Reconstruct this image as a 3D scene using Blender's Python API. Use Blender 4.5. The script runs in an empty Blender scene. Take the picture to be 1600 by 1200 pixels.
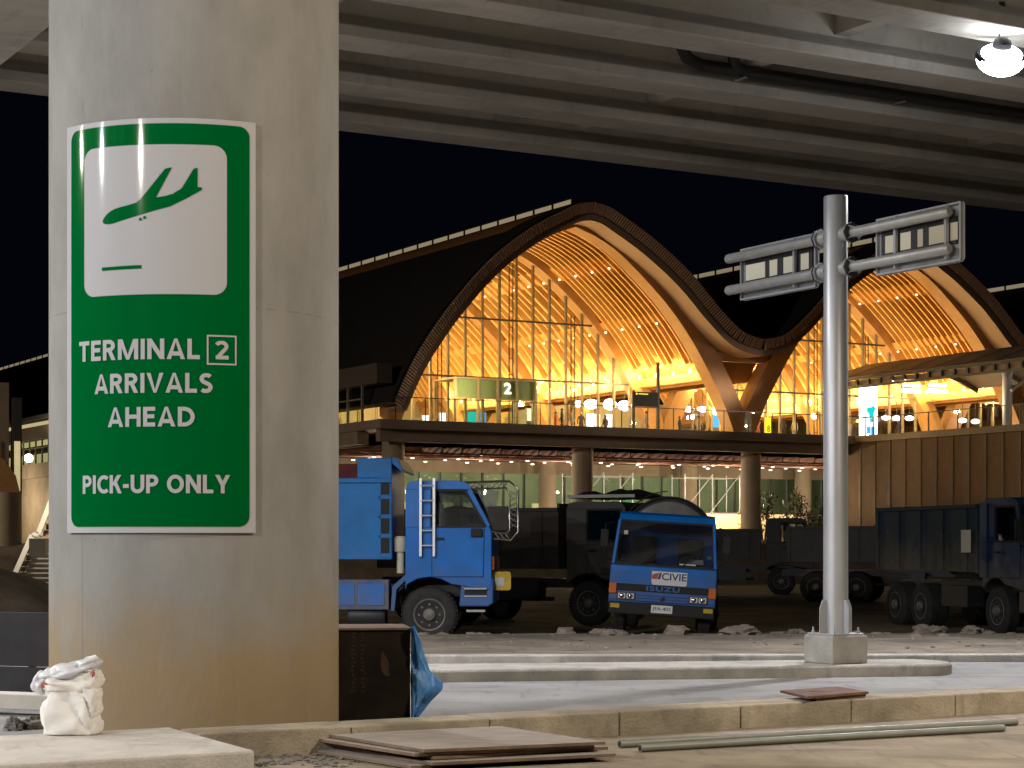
import bpy, bmesh, math, random
from mathutils import Vector, Matrix, noise
R = math.radians
sc = bpy.context.scene
COL = sc.collection
random.seed(7)

# ------------------------------------------------------------------ camera
F, YH, CH = 3000.0, 850.0, 1.57          # focal length and horizon row in 1600 px units, eye height
cam = bpy.data.cameras.new("camera"); cam.sensor_width = 36; cam.lens = 36 * F / 1600
cam.shift_y = (YH - 600) / 1600; cam.clip_end = 3000; cam.clip_start = 0.1
co = bpy.data.objects.new("camera", cam); COL.objects.link(co)
co.location = (0, 0, CH); co.rotation_euler = (R(90), 0, 0); sc.camera = co

# ------------------------------------------------------------------ world, exposure
w = bpy.data.worlds.new("World"); sc.world = w; w.use_nodes = True
bg = w.node_tree.nodes["Background"]
bg.inputs[0].default_value = (0.0009, 0.0011, 0.0030, 1); bg.inputs[1].default_value = 1.0
sc.view_settings.view_transform = 'Standard'; sc.view_settings.look = 'None'
sc.view_settings.exposure = 0; sc.view_settings.gamma = 1
sc.cycles.max_bounces = 6; sc.cycles.diffuse_bounces = 3; sc.cycles.glossy_bounces = 3
sc.cycles.transparent_max_bounces = 24; sc.cycles.sample_clamp_indirect = 6
sc.cycles.caustics_reflective = False; sc.cycles.caustics_refractive = False

C3, S3 = math.cos(R(30)), math.sin(R(30))
def W(a, b, z=0.0): return Vector((C3 * a - S3 * b, S3 * a + C3 * b, z))
def px(x, y, Y): return Vector(((x - 800) / F * Y, Y, CH + (YH - y) / F * Y))
def gp(x, y, z=0.0):
    Y = (CH - z) * F / (y - YH); return Vector(((x - 800) / F * Y, Y, z))

# ------------------------------------------------------------------ lamps under the overpass and added fills
def spot(name, loc, power, col, size=168, blend=0.35, rad=0.16, aim=None, parent=None):
    l = bpy.data.lights.new(name, 'SPOT'); l.energy = power; l.color = col; l.spot_size = R(size)
    l.spot_blend = blend; l.shadow_soft_size = rad
    o = bpy.data.objects.new(name, l); COL.objects.link(o); o.location = loc
    if aim is not None:
        o.rotation_euler = (Vector(aim) - Vector(loc)).to_track_quat('-Z', 'Y').to_euler()
    if parent: o.parent = parent
    return o
def point(name, loc, power, col, rad=0.1, parent=None):
    l = bpy.data.lights.new(name, 'POINT'); l.energy = power; l.color = col; l.shadow_soft_size = rad
    o = bpy.data.objects.new(name, l); COL.objects.link(o); o.location = loc
    if parent: o.parent = parent
    return o
WARM, COOL, WHITE, AMBER = (1, .80, .56), (.80, .90, 1), (.98, .97, 1), (1, .60, .18)
spot("unseen_overpass_light", (-11.3, 1.4, 7.8), 5200, (1, .92, .80), aim=(-5, 7, 0), rad=.12)
spot("unseen_overpass_light", (-17.7, 8.3, 7.8), 4700, (.84, .91, 1), aim=(-12, 10, 0), rad=.10)
spot("unseen_overpass_light", (-19.0, 14.0, 7.8), 2600, (1, .92, .78), aim=(-14, 14, 0), rad=.12)
spot("unseen_overpass_light", (-4.6, 22.4, 8.35), 4500, WHITE, aim=(-3.6, 24.0, 0), size=146, blend=1.0)
spot("unseen_overpass_light", (-15.0, 21.0, 8.35), 6500, (1, .93, .82), aim=(-15, 20, 0), size=150, blend=.8)  # added out of view, its bounce brightens the girders
spot("unseen_overpass_light", (25.0, 23.0, 8.35), 6500, (1, .95, .88), aim=(25, 19, 0), size=125, blend=.8)  # added off to the right so bounced light lifts the girders
spot("unseen_overpass_light", (9.5, 11.0, 8.2), 4400, (1, .84, .63), aim=(4, 8, 0), rad=.12)  # out-of-view fill for the right side of the column
spot("unseen_overpass_light", (15.5, 18.5, 8.3), 1500, WHITE, aim=(13, 13, 0), size=115, blend=1.0)
spot("facade_fill", (-58, 62, 17), 40000, (1, .84, .66), aim=(0, 120, 8), size=70, blend=.6, rad=.4)  # unseen spot added to lift the terminal facade

# ------------------------------------------------------------------ mesh helpers
class MB:
    def __init__(s): s.v = []; s.f = []
    def poly(s, pts):
        n = len(s.v); s.v += [tuple(p) for p in pts]; s.f.append(tuple(range(n, n + len(pts))))
    def box(s, x0, x1, y0, y1, z0, z1):
        n = len(s.v)
        s.v += [(x0, y0, z0), (x1, y0, z0), (x1, y1, z0), (x0, y1, z0), (x0, y0, z1), (x1, y0, z1), (x1, y1, z1), (x0, y1, z1)]
        for q in ((0, 3, 2, 1), (4, 5, 6, 7), (0, 1, 5, 4), (1, 2, 6, 5), (2, 3, 7, 6), (3, 0, 4, 7)):
            s.f.append(tuple(n + i for i in q))
        return s
    def beam(s, p0, p1, w, h, up=(0, 0, 1)):
        p0, p1 = Vector(p0), Vector(p1); d = (p1 - p0).normalized(); u = Vector(up)
        r = d.cross(u)
        if r.length < 1e-4: r = d.cross(Vector((1, 0, 0)))
        r.normalize(); u = r.cross(d).normalized(); n = len(s.v)
        for p in (p0, p1):
            for a, b in ((-1, -1), (1, -1), (1, 1), (-1, 1)):
                s.v.append(tuple(p + r * (a * w / 2) + u * (b * h / 2)))
        for q in ((0, 1, 2, 3), (7, 6, 5, 4), (0, 4, 5, 1), (1, 5, 6, 2), (2, 6, 7, 3), (3, 7, 4, 0)):
            s.f.append(tuple(n + i for i in q))
        return s
    def prism(s, prof, axis, t0, t1):
        n = len(s.v); k = len(prof)
        def P(p, t):
            return (t, p[0], p[1]) if axis == 'x' else (p[0], t, p[1]) if axis == 'y' else (p[0], p[1], t)
        s.v += [P(p, t0) for p in prof] + [P(p, t1) for p in prof]
        s.f.append(tuple(range(n, n + k))); s.f.append(tuple(range(n + 2 * k - 1, n + k - 1, -1)))
        for i in range(k):
            j = (i + 1) % k; s.f.append((n + i, n + j, n + k + j, n + k + i))
        return s
    def tube(s, pts, r, n=10):
        pts = [Vector(p) for p in pts]; rings = []; u = None
        for i, p in enumerate(pts):
            d = ((pts[min(i + 1, len(pts) - 1)] - pts[max(i - 1, 0)])).normalized()
            if u is None:
                u = d.cross(Vector((0, 0, 1)))
                if u.length < 1e-3: u = d.cross(Vector((0, 1, 0)))
            u = (u - d * u.dot(d)).normalized(); vv = d.cross(u)
            rr = r[i] if isinstance(r, (list, tuple)) else r
            b = len(s.v); rings.append(b)
            for k in range(n):
                a = 2 * math.pi * k / n; s.v.append(tuple(p + u * (rr * math.cos(a)) + vv * (rr * math.sin(a))))
        for b0, b1 in zip(rings, rings[1:]):
            for k in range(n):
                j = (k + 1) % n; s.f.append((b0 + k, b0 + j, b1 + j, b1 + k))
        s.f.append(tuple(rings[0] + k for k in reversed(range(n)))); s.f.append(tuple(rings[-1] + k for k in range(n)))
        return s
    def lathe(s, prof, n=24, M=None):
        M = M or Matrix(); rings = []
        for r, z in prof:
            b = len(s.v); rings.append(b)
            for k in range(n):
                a = 2 * math.pi * k / n; s.v.append(tuple(M @ Vector((r * math.cos(a), r * math.sin(a), z))))
        for b0, b1 in zip(rings, rings[1:]):
            for k in range(n):
                j = (k + 1) % n; s.f.append((b0 + k, b0 + j, b1 + j, b1 + k))
        s.f.append(tuple(rings[0] + k for k in reversed(range(n)))); s.f.append(tuple(rings[-1] + k for k in range(n)))
        return s
    def ball(s, c, rx, ry, rz, n=14, m=9, M=None, jit=0, seed=0):
        c = Vector(c); b = len(s.v)
        for i in range(m + 1):
            t = math.pi * i / m
            for k in range(n):
                a = 2 * math.pi * k / n
                d = Vector((math.sin(t) * math.cos(a), math.sin(t) * math.sin(a), math.cos(t)))
                f = 1 + (jit * noise.noise(d * 1.7 + Vector((seed * 7.3, seed * 3.1, seed))) if jit else 0)
                p = Vector((d.x * rx, d.y * ry, d.z * rz)) * f
                if M: p = M @ p
                s.v.append(tuple(c + p))
        for i in range(m):
            for k in range(n):
                j = (k + 1) % n
                s.f.append((b + i * n + k, b + (i + 1) * n + k, b + (i + 1) * n + j, b + i * n + j))
        return s
    def band(s, A, B, y0, y1):
        """solid between two curves of (x, z) points, from y0 to y1"""
        b = len(s.v); k = len(A)
        for L in (A, B):
            for y in (y0, y1): s.v += [(p[0], y, p[1]) for p in L]
        a0, a1, b0, b1 = b, b + k, b + 2 * k, b + 3 * k
        for i in range(k - 1):
            s.f += [(a0 + i, a0 + i + 1, b0 + i + 1, b0 + i), (a1 + i, b1 + i, b1 + i + 1, a1 + i + 1),
                    (a0 + i, a1 + i, a1 + i + 1, a0 + i + 1), (b0 + i, b0 + i + 1, b1 + i + 1, b1 + i)]
        s.f += [(a0, b0, b1, a1), (a0 + k - 1, a1 + k - 1, b1 + k - 1, b0 + k - 1)]
        return s
    def build(s, name, mat, parent=None, smooth=False, bevel=0, weld=True, angle=38, recalc=True, seg=2):
        me = bpy.data.meshes.new(name); me.from_pydata(s.v, [], s.f)
        bm = bmesh.new(); bm.from_mesh(me)
        if weld: bmesh.ops.remove_doubles(bm, verts=bm.verts, dist=1e-5)
        if recalc: bmesh.ops.recalc_face_normals(bm, faces=bm.faces)
        bm.to_mesh(me); bm.free()
        if smooth:
            me.polygons.foreach_set('use_smooth', [True] * len(me.polygons)); me.set_sharp_from_angle(angle=R(angle))
        o = bpy.data.objects.new(name, me); COL.objects.link(o); me.materials.append(mat)
        if parent: o.parent = parent
        if bevel:
            m = o.modifiers.new('bevel', 'BEVEL'); m.width = bevel; m.segments = seg; m.limit_method = 'ANGLE'; m.angle_limit = R(40)
        return o
def tag(o, label=None, cat=None, group=None, kind=None):
    if label: o['label'] = label
    if cat: o['category'] = cat
    if group: o['group'] = group
    if kind: o['kind'] = kind
    return o
def thing(name, loc, label, cat, rz=0, group=None):
    o = bpy.data.objects.new(name, None); COL.objects.link(o); o.empty_display_size = .3
    o.location = loc; o.rotation_euler = (0, 0, rz); return tag(o, label, cat, group)
def copy_tree(o, parent=None):
    c = o.copy(); COL.objects.link(c); c.parent = parent
    for ch in list(o.children): copy_tree(ch, c)
    return c

# ------------------------------------------------------------------ materials
def mat(name, col, rough=.6, metal=0, var=.0, scale=4, stretch=(1, 1, 1), bump=0, bscale=30, coat=0, spec=.5, col2=None, detail=6, stain=0):
    m = bpy.data.materials.new(name); m.use_nodes = True; nt = m.node_tree; p = nt.nodes['Principled BSDF']
    p.inputs['Base Color'].default_value = (*col, 1); p.inputs['Roughness'].default_value = rough
    p.inputs['Metallic'].default_value = metal; p.inputs['Coat Weight'].default_value = coat
    p.inputs['Specular IOR Level'].default_value = spec
    tc = nt.nodes.new('ShaderNodeTexCoord'); mp = nt.nodes.new('ShaderNodeMapping'); mp.inputs['Scale'].default_value = stretch
    nt.links.new(tc.outputs['Object'], mp.inputs[0])
    if var or col2:
        n = nt.nodes.new('ShaderNodeTexNoise'); n.inputs['Scale'].default_value = scale; n.inputs['Detail'].default_value = detail
        n.inputs['Roughness'].default_value = .62; nt.links.new(mp.outputs[0], n.inputs[0])
        r = nt.nodes.new('ShaderNodeValToRGB'); nt.links.new(n.outputs['Fac'], r.inputs[0])
        r.color_ramp.elements[0].position = .32; r.color_ramp.elements[1].position = .68
        c2 = col2 or tuple(min(1, c * (1 + var)) for c in col); c1 = tuple(c * (1 - var) for c in col)
        r.color_ramp.elements[0].color = (*c1, 1); r.color_ramp.elements[1].color = (*c2, 1)
        csrc = r.outputs[0]
        if stain:                                              # spills, patches and fine speckle
            for sc_, st_, lo_, hi_, k_ in ((.55, (1, 2.2, 1), .52, .60, .55), (1.9, (3, .6, 1), .57, .66, .45), (38, (1, 1, 1), .55, .7, .35)):
                m2 = nt.nodes.new('ShaderNodeMapping'); m2.inputs['Scale'].default_value = st_; m2.inputs['Rotation'].default_value = (0, 0, .5); nt.links.new(tc.outputs['Object'], m2.inputs[0])
                n3 = nt.nodes.new('ShaderNodeTexNoise'); n3.inputs['Scale'].default_value = sc_; n3.inputs['Detail'].default_value = 8; n3.inputs['Distortion'].default_value = .6; nt.links.new(m2.outputs[0], n3.inputs[0])
                mr = nt.nodes.new('ShaderNodeMapRange'); mr.inputs[1].default_value = lo_; mr.inputs[2].default_value = hi_; mr.inputs[4].default_value = k_ * stain; nt.links.new(n3.outputs['Fac'], mr.inputs[0])
                mx = nt.nodes.new('ShaderNodeMix'); mx.data_type = 'RGBA'; nt.links.new(mr.outputs[0], mx.inputs[0]); nt.links.new(csrc, mx.inputs[6]); mx.inputs[7].default_value = (*[c * .42 for c in col], 1); csrc = mx.outputs[2]
        nt.links.new(csrc, p.inputs['Base Color'])
    if bump:
        n2 = nt.nodes.new('ShaderNodeTexNoise'); n2.inputs['Scale'].default_value = bscale; n2.inputs['Detail'].default_value = 5
        nt.links.new(mp.outputs[0], n2.inputs[0]); b = nt.nodes.new('ShaderNodeBump'); b.inputs['Strength'].default_value = bump
        b.inputs['Distance'].default_value = .02
        nt.links.new(n2.outputs['Fac'], b.inputs['Height']); nt.links.new(b.outputs[0], p.inputs['Normal'])
    return m
def emit(name, col, s):
    m = bpy.data.materials.new(name); m.use_nodes = True; p = m.node_tree.nodes['Principled BSDF']
    p.inputs['Base Color'].default_value = (*[c * .5 for c in col], 1)
    p.inputs['Emission Color'].default_value = (*col, 1); p.inputs['Emission Strength'].default_value = s; return m
def glass(name, tint=(1, 1, 1), refl=.08, rough=.02):
    m = bpy.data.materials.new(name); m.use_nodes = True; nt = m.node_tree; nt.nodes.remove(nt.nodes['Principled BSDF'])
    out = nt.nodes['Material Output']; t = nt.nodes.new('ShaderNodeBsdfTransparent'); t.inputs[0].default_value = (*tint, 1)
    g = nt.nodes.new('ShaderNodeBsdfGlossy'); g.inputs['Roughness'].default_value = rough
    mx = nt.nodes.new('ShaderNodeMixShader'); mx.inputs[0].default_value = refl
    nt.links.new(t.outputs[0], mx.inputs[1]); nt.links.new(g.outputs[0], mx.inputs[2]); nt.links.new(mx.outputs[0], out.inputs[0]); return m
M = {}
M['girder'] = mat('girder_concrete', (.45, .425, .385), .85, var=.18, scale=1.1, stretch=(.25, 1, 1), bump=.15, bscale=14, stain=.5)
M['conc'] = mat('kerb_concrete', (.34, .295, .225), .9, var=.24, scale=3.0, bump=.5, bscale=40, stain=.8)
M['conc2'] = mat('grey_kerb_concrete', (.30, .287, .262), .9, var=.2, scale=3.0, bump=.45, bscale=40, stain=.6)
M['slabtop'] = mat('slab_concrete', (.60, .57, .54), .9, var=.16, scale=2.2, bump=.4, bscale=45, stain=.45)
M['road'] = mat('road_concrete', (.20, .197, .195), .8, var=.2, scale=.8, bump=.25, bscale=60, stain=.8)
M['pave'] = mat('pavement_concrete', (.28, .235, .175), .92, var=.25, scale=1.3, bump=.45, bscale=30, stain=.9)
M['apron'] = mat('apron_concrete', (.15, .122, .092), .9, var=.3, scale=.9, bump=.7, bscale=18, stain=1)
M['dirt'] = mat('dirt', (.23, .175, .12), .97, var=.45, scale=.6, bump=.9, bscale=9)
M['rock'] = mat('rubble_stone', (.17, .14, .11), .95, var=.25, scale=7, bump=.6, bscale=20)
M['darkrock'] = mat('grey_stone', (.16, .15, .14), .95, var=.25, scale=7, bump=.6, bscale=20)
M['galv'] = mat('galvanised_steel', (.40, .41, .43), .42, metal=.45, var=.10, scale=5, stretch=(1, 1, .3))
M['galvdull'] = mat('dull_galvanised_steel', (.42, .42, .41), .5, metal=.6, var=.12, scale=6)
M['darkmetal'] = mat('dark_metal', (.05, .05, .055), .5, metal=.6)
M['black'] = mat('black_rubber', (.018, .018, .018), .75)
M['tyre'] = mat('tyre_rubber', (.035, .033, .031), .85, var=.3, scale=6)
M['rim'] = mat('dusty_rim', (.20, .185, .165), .6, metal=.4, var=.25, scale=10)
M['blue'] = mat('blue_truck_paint', (.003, .17, .62), .40, var=.16, scale=1.6, coat=.05, bump=.03, bscale=6, spec=.3)
M['bluebody'] = mat('blue_tipper_paint', (.004, .16, .48), .5, var=.22, scale=1.3, bump=.05, bscale=5, spec=.3)
M['rust'] = mat('worn_blue_paint', (.33, .25, .20), .8, var=.3, scale=4, col2=(.02, .12, .36))
M['greytruck'] = mat('grey_truck_paint', (.07, .066, .06), .6, var=.2, scale=2)
M['browntruck'] = mat('brown_truck_paint', (.05, .04, .033), .8, var=.3, scale=2)
M['navytruck'] = mat('navy_truck_paint', (.014, .03, .045), .65, var=.3, scale=1.4)
M['bluedark'] = mat('deep_blue_truck_paint', (.008, .03, .085), .5, var=.2, scale=2)
M['carglass'] = glass('truck_glass', (.66, .70, .72), .10)
M['darkglass'] = mat('dark_window', (.012, .013, .015), .12)
M['orange'] = mat('orange_lens', (.65, .16, .02), .3)
M['yellow'] = mat('yellow_paint', (.55, .38, .02), .55, var=.2, scale=5)
M['white'] = mat('white_paint', (.75, .75, .73), .5)
M['cream'] = mat('cream_plastic', (.62, .58, .45), .6)
M['alu'] = mat('ladder_aluminium', (.70, .72, .74), .35, metal=.5)
M['chrome'] = mat('chrome', (.75, .75, .75), .18, metal=1)
M['lens'] = mat('headlamp_glass', (.75, .75, .72), .12, coat=.5)
M['seat'] = mat('seat_fabric', (.11, .105, .10), .9, var=.2, scale=5)
M['wood'] = mat('glulam_timber', (.46, .235, .085), .6, var=.10, scale=2)
M['slat'] = mat('slat_timber', (.74, .42, .14), .55, var=.08, scale=2)
M['ceil'] = mat('ceiling_boards', (.42, .19, .05), .7, var=.15, scale=1)
M['roof'] = mat('roof_shingle', (.012, .010, .009), .9, var=.3, scale=1)
M['fascia'] = mat('fascia_batten', (.50, .34, .25), .7)
M['soffit'] = mat('soffit_panel', (.40, .27, .20), .7)
M['deck'] = mat('deck_concrete', (.25, .19, .135), .85, var=.15, scale=1)
M['tcol'] = mat('terminal_column_render', (.34, .27, .19), .8, var=.1, scale=1)
M['mull'] = mat('mullion', (.22, .175, .125), .5, metal=.2)
M['mulld'] = mat('dark_mullion', (.05, .045, .04), .5)
M['tglass'] = glass('clear_glass', (.95, .97, .95), .06)
M['gglass'] = glass('green_glass', (.70, .80, .70), .10)
M['floor'] = mat('terminal_floor', (.42, .35, .26), .35)
M['iwall'] = mat('interior_wall', (.42, .38, .27), .8, var=.1, scale=.5)
M['gwall'] = mat('green_grey_interior', (.26, .30, .21), .8, var=.2, scale=.4)
M['pipe'] = mat('red_pipe', (.17, .075, .05), .6)
M['louvre'] = mat('louvre_timber', (.19, .108, .045), .75, var=.14, scale=1.2)
M['ply'] = mat('plywood_face', (.33, .295, .27), .75, var=.2, scale=3, stretch=(1, 3, 1), bump=.1)
M['plyedge'] = mat('plywood_edge', (.17, .115, .08), .85, var=.3, scale=8)
M['film'] = mat('film_faced_plywood', (.010, .0065, .005), .65, var=.35, scale=3.5, col2=(.022, .014, .010), spec=.2)
M['filmstain'] = mat('faded_print', (.034, .021, .014), .7, var=.4, scale=14)
M['tarp'] = mat('blue_tarpaulin', (.02, .20, .68), .45, var=.25, scale=6, col2=(.14, .34, .60), bump=.5, bscale=12)
M['sack'] = mat('woven_sack', (.82, .80, .78), .8, var=.05, scale=5, bump=.12, bscale=40)
M['film2'] = mat('plastic_film', (.66, .68, .74), .35, var=.12, scale=6, bump=.3, bscale=16)
M['redprint'] = mat('red_print', (.46, .12, .10), .8, var=.3, scale=30)
M['bag_in'] = mat('sack_brown', (.42, .30, .16), .85)
M['pvc'] = mat('grey_pipe', (.20, .21, .19), .5, var=.15, scale=3)
M['rustplate'] = mat('rusty_plate', (.13, .065, .045), .85, var=.4, scale=5)
M['hoard'] = mat('black_hoarding', (.010, .010, .013), .8, var=.5, scale=3)
M['green'] = mat('sign_green', (.0, .112, .024), .055, spec=.5, coat=.0)
M['signwhite'] = mat('sign_white', (.45, .45, .48), .055)
M['gear'] = mat('sign_dark_green', (.02, .10, .06), .3)
M['e_white'] = emit('lamp_white', (.92, .95, 1), 30)
M['e_lamp'] = emit('pendant_glow', (1, .93, .97), 5)
M['e_screen'] = emit('screen_white', (.95, .97, 1), 2.2)
M['e_blue'] = emit('screen_blue', (.05, .35, .9), 1.4)
M['e_teal'] = emit('screen_teal', (.0, .55, .55), 1.2)
M['e_yellow'] = emit('sign_yellow', (1, .72, .02), 1.3)
M['e_warm'] = emit('downlight_glow', (1, .86, .62), 3.5)
M['e_sky'] = emit('skylight_glow', (.78, .64, .40), .30)
M['e_amber'] = emit('uplight_glow', (1, .75, .30), 9)
M['e_spot'] = emit('ceiling_spot_glow', (1, .86, .55), 4)
M['e_win'] = emit('lit_window', (.95, .78, .40), .55)
M['e_num'] = emit('numeral_glow', (1, .93, .72), 1.6)
M['cloth1'] = mat('dark_clothing', (.03, .03, .04), .9)
M['cloth2'] = mat('pale_clothing', (.35, .33, .30), .9)
M['cloth3'] = mat('red_clothing', (.30, .06, .04), .9)
M['skin'] = mat('skin', (.35, .2, .13), .6)
M['leaf'] = mat('shrub_leaf', (.018, .028, .010), .7, var=.4, scale=3)
M['bark'] = mat('shrub_bark', (.08, .06, .04), .9)
M['greynet'] = mat('green_netting', (.05, .22, .10), .8)

# road dust on the lower flanks of the trucks
for k_, hi_ in (('blue', 1.35), ('bluebody', 1.6), ('greytruck', 1.5), ('bluedark', 1.5), ('navytruck', 1.9), ('rust', 1.0)):
    nt = M[k_].node_tree; p = nt.nodes['Principled BSDF']; src = p.inputs['Base Color'].links[0].from_socket; tc = nt.nodes['Texture Coordinate']
    sp = nt.nodes.new('ShaderNodeSeparateXYZ'); nt.links.new(tc.outputs['Object'], sp.inputs[0])
    nz = nt.nodes.new('ShaderNodeTexNoise'); nz.inputs['Scale'].default_value = 3.5; nz.inputs['Detail'].default_value = 7; nt.links.new(tc.outputs['Object'], nz.inputs[0])
    ad = nt.nodes.new('ShaderNodeMath'); ad.operation = 'MULTIPLY_ADD'; nt.links.new(nz.outputs['Fac'], ad.inputs[0]); ad.inputs[1].default_value = -1.3; ad.inputs[2].default_value = 0
    su = nt.nodes.new('ShaderNodeMath'); su.operation = 'ADD'; nt.links.new(sp.outputs[2], su.inputs[0]); nt.links.new(ad.outputs[0], su.inputs[1])
    mr = nt.nodes.new('ShaderNodeMapRange'); mr.inputs[1].default_value = hi_ - .45; mr.inputs[2].default_value = hi_ - 1.25; mr.inputs[3].default_value = .02; mr.inputs[4].default_value = .42 if k_ in ('blue', 'bluebody') else .7; nt.links.new(su.outputs[0], mr.inputs[0])
    mx = nt.nodes.new('ShaderNodeMix'); mx.data_type = 'RGBA'; nt.links.new(mr.outputs[0], mx.inputs[0]); nt.links.new(src, mx.inputs[6]); mx.inputs[7].default_value = (.16, .125, .09, 1) if k_ != 'greytruck' else (.10, .08, .06, 1)
    nt.links.new(mx.outputs[2], p.inputs['Base Color'])
# column concrete: blotches, formwork seams, tan tint at the foot
def column_mat():
    m = mat('pier_concrete', (.245, .242, .236), .82, var=.17, scale=1.4, stretch=(1, 1, .55), bump=.25, bscale=22)
    nt = m.node_tree; p = nt.nodes['Principled BSDF']; src = p.inputs['Base Color'].links[0].from_socket
    tc = nt.nodes['Texture Coordinate']; sp = nt.nodes.new('ShaderNodeSeparateXYZ'); nt.links.new(tc.outputs['Object'], sp.inputs[0])
    def math_(op, a, b=None, clamp=False):
        n = nt.nodes.new('ShaderNodeMath'); n.operation = op; n.use_clamp = clamp
        for i, v in enumerate((a, b)):
            if v is None: continue
            if isinstance(v, (int, float)): n.inputs[i].default_value = v
            else: nt.links.new(v, n.inputs[i])
        return n.outputs[0]
    def mix(fac, a, colr, mode='MIX'):
        n = nt.nodes.new('ShaderNodeMix'); n.data_type = 'RGBA'; n.blend_type = mode
        nt.links.new(fac, n.inputs[0]); nt.links.new(a, n.inputs[6]); n.inputs[7].default_value = (*colr, 1); return n.outputs[2]
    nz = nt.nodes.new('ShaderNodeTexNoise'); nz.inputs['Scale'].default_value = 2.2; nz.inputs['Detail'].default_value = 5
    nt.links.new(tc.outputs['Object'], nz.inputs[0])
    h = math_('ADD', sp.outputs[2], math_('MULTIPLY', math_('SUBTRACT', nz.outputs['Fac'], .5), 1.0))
    foot_tan = math_('MULTIPLY', math_('SUBTRACT', 1.25, h), 1.5, True)          # tan tint fading up from the foot
    c = mix(math_('MULTIPLY', foot_tan, .8), src, (.30, .205, .095))
    sm = nt.nodes.new('ShaderNodeTexNoise'); sm.inputs['Scale'].default_value = 9; sm.inputs['Detail'].default_value = 3
    mp = nt.nodes.new('ShaderNodeMapping'); mp.inputs['Scale'].default_value = (1, 1, .12); nt.links.new(tc.outputs['Object'], mp.inputs[0])
    nt.links.new(mp.outputs[0], sm.inputs[0])                                   # runs and streaks
    c = mix(math_('MULTIPLY', math_('SUBTRACT', sm.outputs['Fac'], .56), 1.1, True), c, (.22, .21, .19))
    c = mix(math_('MULTIPLY', math_('SUBTRACT', .40, sm.outputs['Fac']), .9, True), c, (.38, .37, .35))
    wob = math_('MULTIPLY', math_('SUBTRACT', nz.outputs['Fac'], .5), .05)
    seam = math_('LESS_THAN', math_('ABSOLUTE', math_('SUBTRACT', math_('ADD', sp.outputs[2], wob), 3.42)), .005)
    seam2 = math_('LESS_THAN', math_('ABSOLUTE', math_('SUBTRACT', math_('ADD', sp.outputs[0], math_('MULTIPLY', wob, .25)), -.74)), .004)
    brk = math_('GREATER_THAN', sm.outputs['Fac'], .47)
    c = mix(math_('MULTIPLY', math_('MULTIPLY', seam, brk), .5), c, (.13, .12, .11))
    c = mix(math_('MULTIPLY', math_('MULTIPLY', seam2, brk), .6), c, (.17, .15, .13))
    vor = nt.nodes.new('ShaderNodeTexVoronoi'); vor.inputs['Scale'].default_value = 5.5; nt.links.new(tc.outputs['Object'], vor.inputs[0])
    hole = math_('MULTIPLY', math_('LESS_THAN', vor.outputs['Distance'], .045), brk)                      # blow holes
    c = mix(math_('MULTIPLY', hole, .6), c, (.15, .14, .12))
    nt.links.new(c, p.inputs['Base Color']); return m
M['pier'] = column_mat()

# ------------------------------------------------------------------ lettering
def text_faces(s, bold=.0, space=1.0):
    cu = bpy.data.curves.new('lettering', 'FONT'); cu.body = s; cu.offset = bold; cu.space_character = space; cu.resolution_u = 5
    ob = bpy.data.objects.new('lettering', cu); COL.objects.link(ob)
    dg = bpy.context.evaluated_depsgraph_get(); me = bpy.data.meshes.new_from_object(ob.evaluated_get(dg))
    V = [(v.co.x, v.co.y) for v in me.vertices]; Fc = [tuple(p.vertices) for p in me.polygons]
    bpy.data.objects.remove(ob); bpy.data.curves.remove(cu); bpy.data.meshes.remove(me)
    x0 = min(v[0] for v in V); x1 = max(v[0] for v in V); y0 = min(v[1] for v in V); y1 = max(v[1] for v in V)
    return [((x - x0) / (x1 - x0), (y - y0) / (y1 - y0)) for x, y in V], Fc
def letters(name, s, m, parent, o, ux, uz, wd, ht, bold=.02, space=1.0):
    V, Fc = text_faces(s, bold, space); o, ux, uz = Vector(o), Vector(ux), Vector(uz)
    b = MB(); b.v = [tuple(o + ux * (x * wd) + uz * (y * ht)) for x, y in V]; b.f = Fc
    return b.build(name, m, parent, recalc=False)

# ================================================================== GROUND
def sheet(name, pts, m, z):
    b = MB(); b.poly([(p[0], p[1], z) for p in pts]); return tag(b.build(name, m), kind='structure')
sheet('ground', [(-900, -300), (900, -300), (900, 1500), (-900, 1500)], M['dirt'], -.62)
b = MB()                                                     # road: one slab under the overpass
b.poly([W(-45, -30), W(60, -30), W(60, 9), (34, 25.9, 0), (12, 25.75, 0), (-4, 25.4, 0), (-40, 25.4, 0)])
road = tag(b.build('road', M['road']), kind='structure')
b = MB(); b.poly([W(-45, -30, .004), W(60, -30, .004), W(60, 13.2, .004), W(-45, 13.2, .004)])
tag(b.build('pavement', M['pave']), kind='structure')
# near kerb, in blocks with open joints
b = MB(); a = 4.98
while a < 26:
    L = 1.22 + random.uniform(-.02, .02); d = random.uniform(-.008, .008)
    c = [W(a + .004, 13.15 + d), W(a + L - .004, 13.15 + d), W(a + L - .004, 13.58), W(a + .004, 13.58)]
    n = len(b.v); b.v += [(p.x, p.y, -.05) for p in c] + [(p.x, p.y, .2 + random.uniform(-.004, .004)) for p in c]
    for q in ((0, 3, 2, 1), (4, 5, 6, 7), (0, 1, 5, 4), (1, 2, 6, 5), (2, 3, 7, 6), (3, 0, 4, 7)): b.f.append(tuple(n + i for i in q))
    a += L
tag(b.build('kerb', M['conc'], bevel=.014), kind='structure')
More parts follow.
